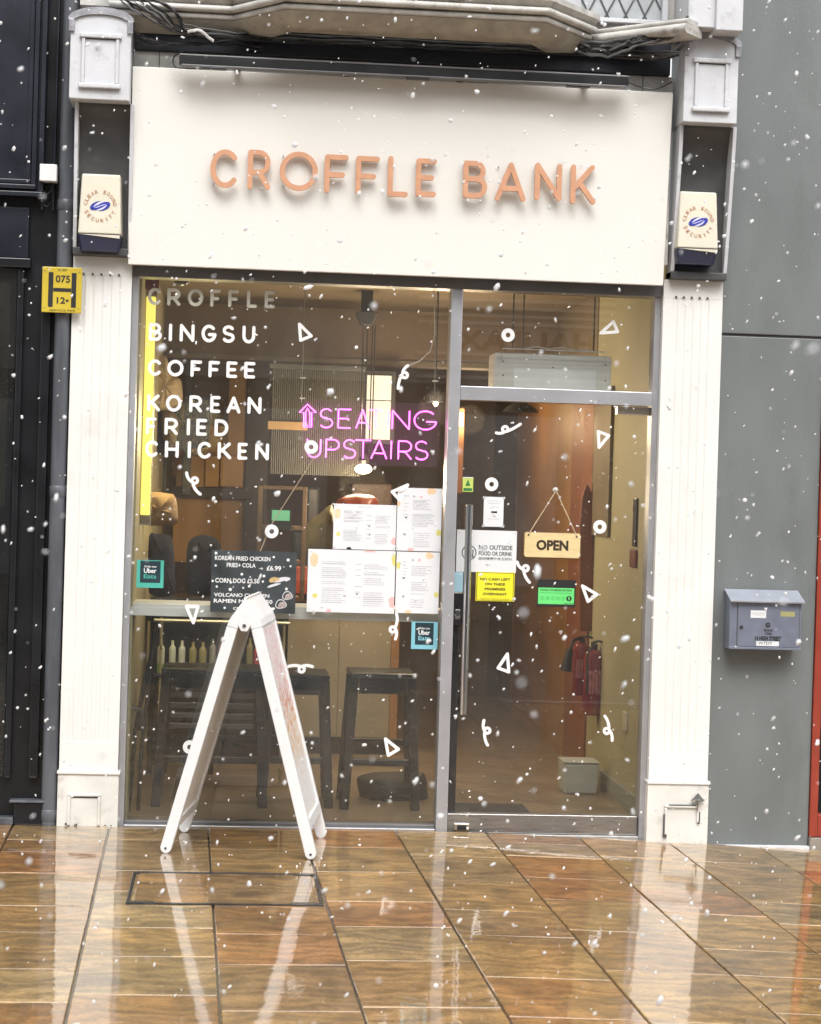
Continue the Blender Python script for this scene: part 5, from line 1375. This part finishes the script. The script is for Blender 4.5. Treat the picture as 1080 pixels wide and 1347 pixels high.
# dark rack with frames behind (shelving) and small framed green board
rk = thing('shelf_rack', 'open wooden rack with a small framed board, face made to glow green, behind the blackboard', 'rack', tuple(W(370, 730, 2.3)))
r = R(338, 640, 402, 790, 2.2)
MRK = mat('rack_wood', (.13, .085, .055), .5, var=.2)
for x in (r[0], r[1] - .025): box('upright', (x, x + .025, 2.2, 2.24, r[2], r[3]), MRK, rk, .002)
for q in (0, .32, .62, .97): box('shelf', (r[0] + .026, r[1] - .026, 2.2, 2.45, r[2] + q * (r[3] - r[2]), r[2] + q * (r[3] - r[2]) + .022), MRK, rk, .002)
r = R(354, 669, 384, 698, 2.15); sc_ = box('screen', (r[0], r[1], 2.16, 2.19, r[2], r[3]), M_BLKPL, rk, .002)
flat('board_face', sub(r, .12, .9, .45, .92), 2.158, emit('green_board_glow', (.12, .4, .25), .35), sc_)  # framed menu board, its green face given an added glow
q = R(441, 650, 500, 690, 2.0)
hb = soft('red_basket', [(441, 668), (446, 656), (468, 650), (492, 653), (500, 668), (496, 700), (446, 700)], 2.0, mat('rust_red_plastic', (.25, .05, .03), .4, var=.15), None, .2, 21); tag(hb, 'rust red rounded tub showing above the upper left menu sheet', 'tub')
bgb = soft('beige_sack', [(404, 690), (420, 676), (436, 664), (442, 690), (442, 726), (404, 726)], 2.05, mat('khaki_cloth', (.2, .165, .1), .9, var=.2), None, .2, 22); tag(bgb, 'khaki sack left of the upper left menu sheet', 'sack')
mg = thing('coffee_machine', 'black coffee machine with red trim on the back counter, between blackboard and menus', 'machine', tuple(W(398, 790, 2.7)))
ibox('machine_body', '', '', (384, 700, 436, 790), 2.75, .3, M_BLKPL, .02, mg); ibox('red_trim', '', '', (388, 745, 404, 782), 2.73, .018, mat('rust_red_plastic', (.25, .05, .03), .4), .01, mg)
ibox('grinder', '', '', (402, 640, 420, 699), 2.8, .15, M_BLKPL, .02, mg)
ibox('shelf_bracket', 'dark glass fronted cupboard on the rear wall above the menu sheets', 'cupboard', (462, 636, 516, 668), 3.3, .3, mat('walnut', (.09, .05, .035), .5, var=.2), .01)

# bottle shelf low at the left
bsf = thing('bottle_shelf', 'low metal framed bottle shelf behind the left stool', 'shelf', tuple(W(280, 890, 1.3)))
r = R(203, 815, 380, 888, 1.3)
MBR = mat('brass_tube', (.55, .48, .28), .3, metal=.7, var=.1)
box('shelf_board', (r[0], r[1], 1.3, 1.6, r[2] - .02, r[2]), M_BLKPL, bsf, .003)
box('back_panel', (r[0], r[1], 1.61, 1.63, r[2] - .5, r[3]), M_BLKPL, bsf)
for x in (r[0] + .04, r[1] - .03): link('post', G().tube([(x, 1.32, .014), (x, 1.32, r[3])], .008, 8), MBR, bsf, smooth=True)
for z in (r[3] - .012,): link('rail', G().tube([(r[0], 1.3, z), (r[1], 1.3, z)], .009, 8), MBR, bsf, smooth=True)
def bottle(px, h, rad, m, lab, m2=None):
    b = W(px, 884, 1.36); z = r[2] + .001
    t = thing('bottle', lab, 'bottle', (b.x, 1.38, z), 'bottles on the low shelf')
    link('body', G().lathe([(rad, 0), (rad, h * .72), (rad * .9, h * .78), (rad * .4, h * .86), (rad * .4, h)], (b.x, 1.38, z), 14), m, t, smooth=True)
    if m2: link('label_band', G().lathe([(rad + .0008, h * .02), (rad + .0008, h * .28)], (b.x, 1.38, z), 14), m2, t, smooth=True)
MBW = mat('milky_bottle', (.62, .62, .47), .3, var=.05); MBA = mat('amber_bottle', (.3, .25, .1), .2, var=.2); MBC = mat('clear_bottle', (.25, .24, .18), .1, var=.3)
bottle(211, .175, .02, MBW, 'white bottle with a lime green foot, first on the left of the low shelf', mat('lime_label', (.25, .5, .05), .5))
bottle(226, .175, .018, MBW, 'white bottle with a navy foot, second from the left of the low shelf', mat('navy_label', (.05, .06, .15), .5))
bottle(238.5, .175, .018, MBW, 'white bottle with a dark foot, third from the left of the low shelf', mat('slate_label', (.08, .08, .1), .5))
bottle(253, .17, .021, MBA, 'amber bottle, fourth from the left of the low shelf')
bottle(266, .17, .022, MBA, 'wider amber bottle with a dark band, fifth from the left of the low shelf', MBC)
bottle(279, .19, .018, MBC, 'clear brown bottle, sixth from the left of the low shelf')
bottle(291, .2, .02, mat('plum_bottle', (.18, .07, .08), .3, var=.3), 'plum coloured bottle beside the left leg of the sandwich board')
bottle(328, .2, .018, MBA, 'amber bottle seen between the legs of the sandwich board')
bottle(337, .17, .016, mat('red_bottle', (.4, .06, .05), .3), 'red bottle just left of the right leg of the sandwich board')
bottle(368, .18, .018, MBW, 'white bottle at the right end of the low shelf')

# bar stools
def stool(label, pL, pR, ytop, Y, slats=0, seatw=True):
    a, b = W(pL, ytop, Y), W(pR, ytop, Y); z = (a.z + b.z) / 2
    t = thing('bar_stool', label, 'stool', ((a.x + b.x) / 2, Y + .15, .014), 'black bar stools at the window')
    w = b.x - a.x; sp = .035; d = .34; lw = .045
    box('seat', (a.x - .002, b.x + .002, Y - .004, Y + d + .004, z - .026, z), M_BLKPL, t, .01)
    box('seat_apron', (a.x + lw + .002, b.x - lw - .002, Y + .004, Y + .03, z - .105, z - .027), M_BLKPL, t, .004)
    for sx, x in ((-1, a.x), (1, b.x - lw)):
        for sy, y in ((-1, Y), (1, Y + d - lw)):
            g = G(); o = sx * sp; oy = sy * .02
            g.hexa([(x + o, y + oy, .014), (x + o + lw, y + oy, .014), (x + o + lw, y + oy + lw, .014), (x + o, y + oy + lw, .014)], [(x, y, z - .027), (x + lw, y, z - .027), (x + lw, y + lw, z - .027), (x, y + lw, z - .027)])
            link('leg', g, M_BLKPL, t, bev=.006)
    for y, zz_ in ((Y - .006, .235), (Y + d - .03, .30)):
        box('footrest', (a.x - sp * .6 + lw, b.x + sp * .6 - lw, y, y + .03, zz_, zz_ + .035), M_BLKPL, t, .004)
    for k in range(slats):
        box('slat', (a.x + lw, b.x - lw, Y + .03, Y + .05, z - .15 - k * .052, z - .122 - k * .052), mat('dark_slat', (.05, .048, .045), .35, var=.2), t, .004)
    return t
stool('black slatted bar stool behind the left leg of the sandwich board', 213, 348, 880, .52, 4)
stool('black bar stool in the middle of the window, right of the sandwich board', 352, 434, 887, .55)
stool('black bar stool at the right end of the window by the mullion', 461, 548, 886, .52)
# legs of folded furniture against the left jamb
fc = thing('folding_chair', 'folded black chair leaning against the left end of the window inside', 'chair', tuple(W(178, 1080, .35)))
link('frame_tube', G().tube([W(168, 1078, .35), W(178, 960, .35), W(190, 900, .38), W(206, 830, .42)], .011, 8), M_BLKPL, fc, smooth=True)
link('frame_tube', G().tube([W(181, 1078, .4), W(186, 985, .38), W(196, 900, .38), W(203, 820, .42)], .010, 8), M_BLKPL, fc, smooth=True)
link('hinge', G().tube([W(172, 930, .35), W(186, 935, .36), W(184, 960, .36)], .018, 8), M_BLKPL, fc, smooth=True)
link('hook', G().tube([W(172, 975, .33), W(168, 985, .33), W(170, 1000, .33), W(182, 1002, .33), W(186, 985, .33)], .005, 8), M_BLKPL, fc, smooth=True)
# holdall under right stool
soft_ = soft('holdall', [(470, 1022), (500, 1015), (556, 1016), (562, 1040), (560, 1072), (484, 1073), (474, 1050)], .95, mat('black_nylon', (.022, .022, .024), .7, var=.2), None, .3, 31); tag(soft_, 'black holdall on the floor under the rightmost bar stool', 'bag')

# door side: extinguishers, bin, mat, fittings
def exting(label, px, ptop, pbot, Y, rad, horn):
    a = W(px, ptop, Y); b = W(px, pbot, Y)
    t = thing('fire_extinguisher', label, 'extinguisher', (b.x, Y, b.z), 'red fire extinguishers on the side wall'); h = a.z - b.z
    link('cylinder', G().lathe([(rad * .9, 0), (rad, .01), (rad, h * .78), (rad * .85, h * .86), (rad * .4, h * .9)], b, 20), M_EXT, t, smooth=True)
    link('valve', G().lathe([(rad * .35, h * .9), (rad * .35, h * .98)], b, 12), M_BLKPL, t)
    link('handle', G().tube([(b.x - .02, b.y - .02, b.z + h), (b.x + .02, b.y - .05, b.z + h * 1.03), (b.x + .045, b.y - .07, b.z + h * 1.0)], .007, 8), M_BLKPL, t)
    g = G().add([(b.x + rad * 1.01 * cos(radians(k)), b.y + rad * 1.01 * sin(radians(k)), b.z + z) for z in (h * .3, h * .62) for k in range(220, 321, 20)], [(i, i + 1, i + 7, i + 6) for i in range(5)])
    link('instruction_label', g, mat('worn_label', (.35, .12, .12), .5, var=.4, vs=60), t, fixn=False)
    if horn:
        link('hose', G().tube([(b.x - .01, b.y - .03, b.z + h), (b.x - .06, b.y - .05, b.z + h * .95), (b.x - .08, b.y - .05, b.z + h * .78)], .01, 8), M_BLKPL, t, smooth=True)
        link('discharge_horn', G().tube([(b.x - .08, b.y - .05, b.z + h * .8), (b.x - .10, b.y - .05, b.z + h * .42)], [.018, .034], 14), M_BLKPL, t, smooth=True)
    else:
        link('hose', G().tube([(b.x - .01, b.y - .05, b.z + h), (b.x - .05, b.y - .07, b.z + h * .85), (b.x - .045, b.y - .075, b.z + h * .3)], .007, 8), M_BLKPL, t, smooth=True)
exting('red fire extinguisher with a black discharge horn, left of the pair on the wall', 764, 838, 914, 1.75, .050, True)
exting('larger red fire extinguisher, right of the pair on the wall', 779, 845, 940, 1.55, .058, False)
r = R(741, 1004, 788, 1050, 1.15)
bn = thing('storage_box', 'grey green plastic box on the floor below the extinguishers', 'box', ((r[0] + r[1]) / 2, 1.3, .014))
g = G(); g.hexa([(r[0] + .004, 1.15, .014), (r[1] - .004, 1.15, .014), (r[1] - .004, 1.34, .014), (r[0] + .004, 1.34, .014)], [(r[0], 1.14, r[3]), (r[1], 1.14, r[3]), (r[1], 1.35, r[3]), (r[0], 1.35, r[3])])
link('body', g, M_BIN, bn, bev=.012)
box('rim', (r[0] - .003, r[1] + .003, 1.136, 1.354, r[3] + .001, r[3] + .008), M_BIN, bn, .006)
tag(box('door_mat', (xm1 + .03, W(700, 1065, .4).x, .25, .72, .0145, .026), M_MATT, None, .004), 'black rubber door mat inside the door', 'mat')
sf = thing('surfboard_panel', 'tall rounded red wall panel between the OPEN sign and the extinguishers', 'wall panel', tuple(W(772, 800, 1.85)))
P = [W(a, b, 1.85) for a, b in ((762, 830), (762, 690), (765, 655), (771, 636), (777, 645), (780, 665), (781, 830))]
link('board', G().prism([(p.x, p.z) for p in P], 'y', 1.83, 1.86), M_REDCOL, sf, bev=.003)
pf = thing('wall_poster', 'tall narrow framed dark panel on the beige wall inside the door', 'panel', tuple(W(795, 700, 1.3)))
a, b = W(784, 580, 1.6), W(784, 705, 1.6)
box('panel_face', (IX1 - .02, IX1 - .001, 1.35, 1.85, b.z, a.z + .3), mat('taupe_panel', (.16, .125, .085), .5), pf, .003)
a, b = W(818, 655, .8), W(818, 740, .8)
sw_ = thing('thermometer', 'slim dark thermometer strip on the beige wall inside the door', 'thermometer', (IX1, .7, b.z))
box('strip', (IX1 - .012, IX1 - .001, .62, .70, b.z + .09, a.z), M_BLKPL, sw_, .003)
box('lower_pad', (IX1 - .016, IX1 - .001, .60, .74, b.z - .02, b.z + .075), mat('maroon_plastic', (.14, .03, .025), .4), sw_, .01)
a = W(811, 945, .9); sk = box('wall_socket', (IX1 - .01, IX1 - .0008, .72, .82, a.z - .05, a.z + .05), mat('socket_grey', (.4, .38, .3), .4), None, .003); tag(sk, 'pale wall socket low on the beige wall inside the door', 'socket')

# ================================================================== SANDWICH BOARD
ab = thing('sandwich_board', 'white plastic A-frame sandwich board seen end on, standing on the wet pavement before the window', 'sandwich board', (.12, -.5, 0))
fl0, fr0 = Vector((-.262, -.673, 0)), Vector((.424, -.788, 0))
axis = Vector((.075, .575, 0)); AL = axis.length; ax = axis.normalized()
lat = (fr0 - fl0).normalized()
# local frame: lat across, ax in depth
mid = (fl0 + fr0) / 2
hw = (fr0 - fl0).length / 2; HT = 1.14
def L3(u, v, z): return mid + lat * u + ax * v + Vector((0, 0, z))
def leaf(sgn):
    base = Vector((sgn * (hw - .02), .0)); top = Vector((sgn * .023, HT - .02))
    d = (top - base).normalized(); nrm = Vector((d.y, -d.x)) * sgn      # outward
    LN = (top - base).length
    def Q(s, t, v):      # s along leaf from foot, t outward, v depth
        p = base + d * s + nrm * t
        return L3(p.x, v, p.y)
    th2 = .0245
    lf = None
    def prism(outl, v0, v1, name, m, par, bev=.004):
        n = len(outl); vs = [Q(s, t, v0) for s, t in outl] + [Q(s, t, v1) for s, t in outl]
        fs = [tuple(range(n)), tuple(range(n, 2 * n))[::-1]] + [(i, (i + 1) % n, n + (i + 1) % n, n + i) for i in range(n)]
        return link(name, G().add(vs, fs), m, par, bev=bev)
    stile = [(th2 + .0 - th2 * cos(radians(a)), th2 * sin(radians(a))) for a in range(-90, 91, 15)]
    stile = [(s, t) for s, t in stile] + [(LN - .12, th2), (LN - .12, -th2)]
    lfp = prism(stile, 0, .042, 'side_stile', M_WHITE, ab)
    prism(stile, AL - .042, AL, 'side_stile', M_WHITE, ab)
    prism([(.17, th2 * .55), (LN - .12, th2 * .55), (LN - .12, -th2 * .55), (.17, -th2 * .55)], .043, AL - .043, 'panel', mat('panel_plastic', (.72, .70, .66), .5, var=.04), ab, .002)
    prism([(.12, th2), (.169, th2), (.169, -th2), (.12, -th2)], .043, AL - .043, 'bottom_rail', M_WHITE, ab)
    prism([(LN - .119, th2), (LN - .085, th2 * .85), (LN + .02, -th2 * .72), (LN + .026, -th2), (LN - .119, -th2)], 0, AL, 'top_rail', M_WHITE, ab, .003)
    for v in (-.0015, AL + .0015):
        c = Q(.022, 0, v)
        link('foot_screw', G().tube([c, c + ax * .002], .006, 10), M_RECESS, lfp)
    if sgn > 0:
        # framed colour poster on the outer face
        prism([(.20, th2 * .55 + .003), (LN - .135, th2 * .55 + .003), (LN - .135, th2 * .55 + .0006), (.20, th2 * .55 + .0006)], .046, AL - .046, 'poster', M_POST, ab, 0)
    return Q, LN
M_POST, nt, b_, tc = newmat('faded_food_poster')
N = nt.nodes.new; L = nt.links.new
geo = N('ShaderNodeNewGeometry'); sx_ = N('ShaderNodeSeparateXYZ'); L(geo.outputs['Position'], sx_.inputs[0])
rp = N('ShaderNodeValToRGB'); e = rp.color_ramp.elements
e[0].position = .0; e[0].color = (.72, .72, .74, 1); e[1].position = 1; e[1].color = (.66, .40, .42, 1)
for p, c in ((.22, (.7, .66, .64)), (.34, (.68, .42, .2)), (.46, (.7, .36, .12)), (.56, (.62, .2, .13)), (.64, (.72, .5, .48)), (.85, (.74, .52, .54))): x = e.new(p); x.color = rgb(c)
mr = N('ShaderNodeMapRange'); mr.inputs[1].default_value = .15; mr.inputs[2].default_value = 1.1; L(sx_.outputs['Z'], mr.inputs[0])
ns_ = N('ShaderNodeTexNoise'); ns_.inputs['Scale'].default_value = 14; ns_.inputs['Detail'].default_value = 6; L(geo.outputs['Position'], ns_.inputs['Vector'])
ma = N('ShaderNodeMath'); ma.operation = 'MULTIPLY_ADD'; ma.inputs[1].default_value = .35; L(ns_.outputs[0], ma.inputs[0])
sb = N('ShaderNodeMath'); sb.operation = 'SUBTRACT'; sb.inputs[1].default_value = .17; L(mr.outputs[0], sb.inputs[0]); L(sb.outputs[0], ma.inputs[2])
L(ma.outputs[0], rp.inputs[0])
mx = N('ShaderNodeMix'); mx.data_type = 'RGBA'; mx.inputs[7].default_value = (.80, .79, .79, 1)
n8 = N('ShaderNodeTexNoise'); n8.inputs['Scale'].default_value = 33; n8.inputs['Detail'].default_value = 4; L(geo.outputs['Position'], n8.inputs['Vector'])
r8 = N('ShaderNodeMapRange'); r8.inputs[1].default_value = .42; r8.inputs[2].default_value = .55; r8.inputs[4].default_value = .85; L(n8.outputs[0], r8.inputs[0])
L(r8.outputs[0], mx.inputs[0]); L(rp.outputs[0], mx.inputs[6]); L(mx.outputs[2], b_.inputs['Base Color']); b_.inputs['Roughness'].default_value = .35
leaf(-1); leaf(1)
# hinge cap: solid wedge closing the ridge
pts = [(-.003, HT - .01), (-.014, HT - .05), (-.03, HT - .12), (-.014, HT - .15), (.014, HT - .15), (.03, HT - .12), (.014, HT - .05), (.003, HT - .01)]
vs = [L3(u, -.003, z) for u, z in pts] + [L3(u, AL + .003, z) for u, z in pts]; n = len(pts)
link('hinge_cap', G().add(vs, [tuple(range(n)), tuple(range(n, 2 * n))[::-1]] + [(i, (i + 1) % n, n + (i + 1) % n, n + i) for i in range(n)]), M_WHITE, ab, bev=.005)
c = L3(-.0, -.008, HT - .125); link('hinge_pin', G().tube([c, c + ax * .006], .008, 12), M_RECESS, ab)

# ================================================================== FALLING SNOW
q = random.Random(11)
msn, nt, b_, tc = newmat('wet_snow')
b_.inputs['Base Color'].default_value = (.93, .94, .96, 1); b_.inputs['Roughness'].default_value = .6
nn_ = nt.nodes.new('ShaderNodeTexNoise'); nn_.inputs['Scale'].default_value = 300
rm = nt.nodes.new('ShaderNodeMapRange'); rm.inputs[3].default_value = .88; rm.inputs[4].default_value = .97
nt.links.new(nn_.outputs[0], rm.inputs[0])
cc = nt.nodes.new('ShaderNodeCombineColor'); [nt.links.new(rm.outputs[0], cc.inputs[k]) for k in range(3)]
nt.links.new(cc.outputs[0], b_.inputs['Base Color'])
tlu = nt.nodes.new('ShaderNodeBsdfTranslucent'); tlu.inputs[0].default_value = (.95, .96, .98, 1)
mxx = nt.nodes.new('ShaderNodeMixShader'); mxx.inputs[0].default_value = .45
outn = nt.nodes['Material Output']
nt.links.new(b_.outputs[0], mxx.inputs[1]); nt.links.new(tlu.outputs[0], mxx.inputs[2]); nt.links.new(mxx.outputs[0], outn.inputs[0])
bm = bmesh.new(); bmesh.ops.create_icosphere(bm, subdivisions=1, radius=1)
IV = [v.co.copy() for v in bm.verts]; IF = [tuple(v.index for v in f.verts) for f in bm.faces]; bm.free()
VV = []; FF = []
def flake(p, r, el, ang):
    M3 = Matrix.Rotation(ang, 3, 'Y') @ Matrix.Rotation(q.uniform(-.5, .5), 3, 'X')
    o = len(VV)
    for v in IV:
        k = q.uniform(.75, 1.2)
        w = M3 @ Vector((v.x * r * k, v.y * r * k, v.z * r * k * el)); VV.append((p[0] + w.x, p[1] + w.y, p[2] + w.z))
    FF.extend(tuple(i + o for i in f) for f in IF)
for i in range(9000):
    y = -q.uniform(.45, 8.0)
    p = (q.uniform(-2.6, 4.6), y, q.uniform(.02, 4.6))
    near = (y + D)      # distance from the camera
    r = q.choice((.0016, .0022, .0028, .0036, .0048)) * (1 if near > 4 else .7)
    if q.random() < .05: r *= 1.9
    el = q.choice((1, 1, 1.3, 1.7, 2.2)); ang = radians(q.gauss(28, 22))
    flake(p, r, el, ang)
    if q.random() < .25:
        flake((p[0] + q.uniform(-1.5, 1.5) * r, p[1], p[2] + q.uniform(-1.5, 1.5) * r), r * .8, 1.2, ang)
me = bpy.data.meshes.new('falling_snow'); me.from_pydata(VV, [], FF); me.materials.append(msn)
me.polygons.foreach_set('use_smooth', [True] * len(me.polygons))
sn = bpy.data.objects.new('falling_snow', me); COL.objects.link(sn); sn['kind'] = 'stuff'; sn['label'] = 'white snowflakes falling in front of the shop'; sn['category'] = 'snow'
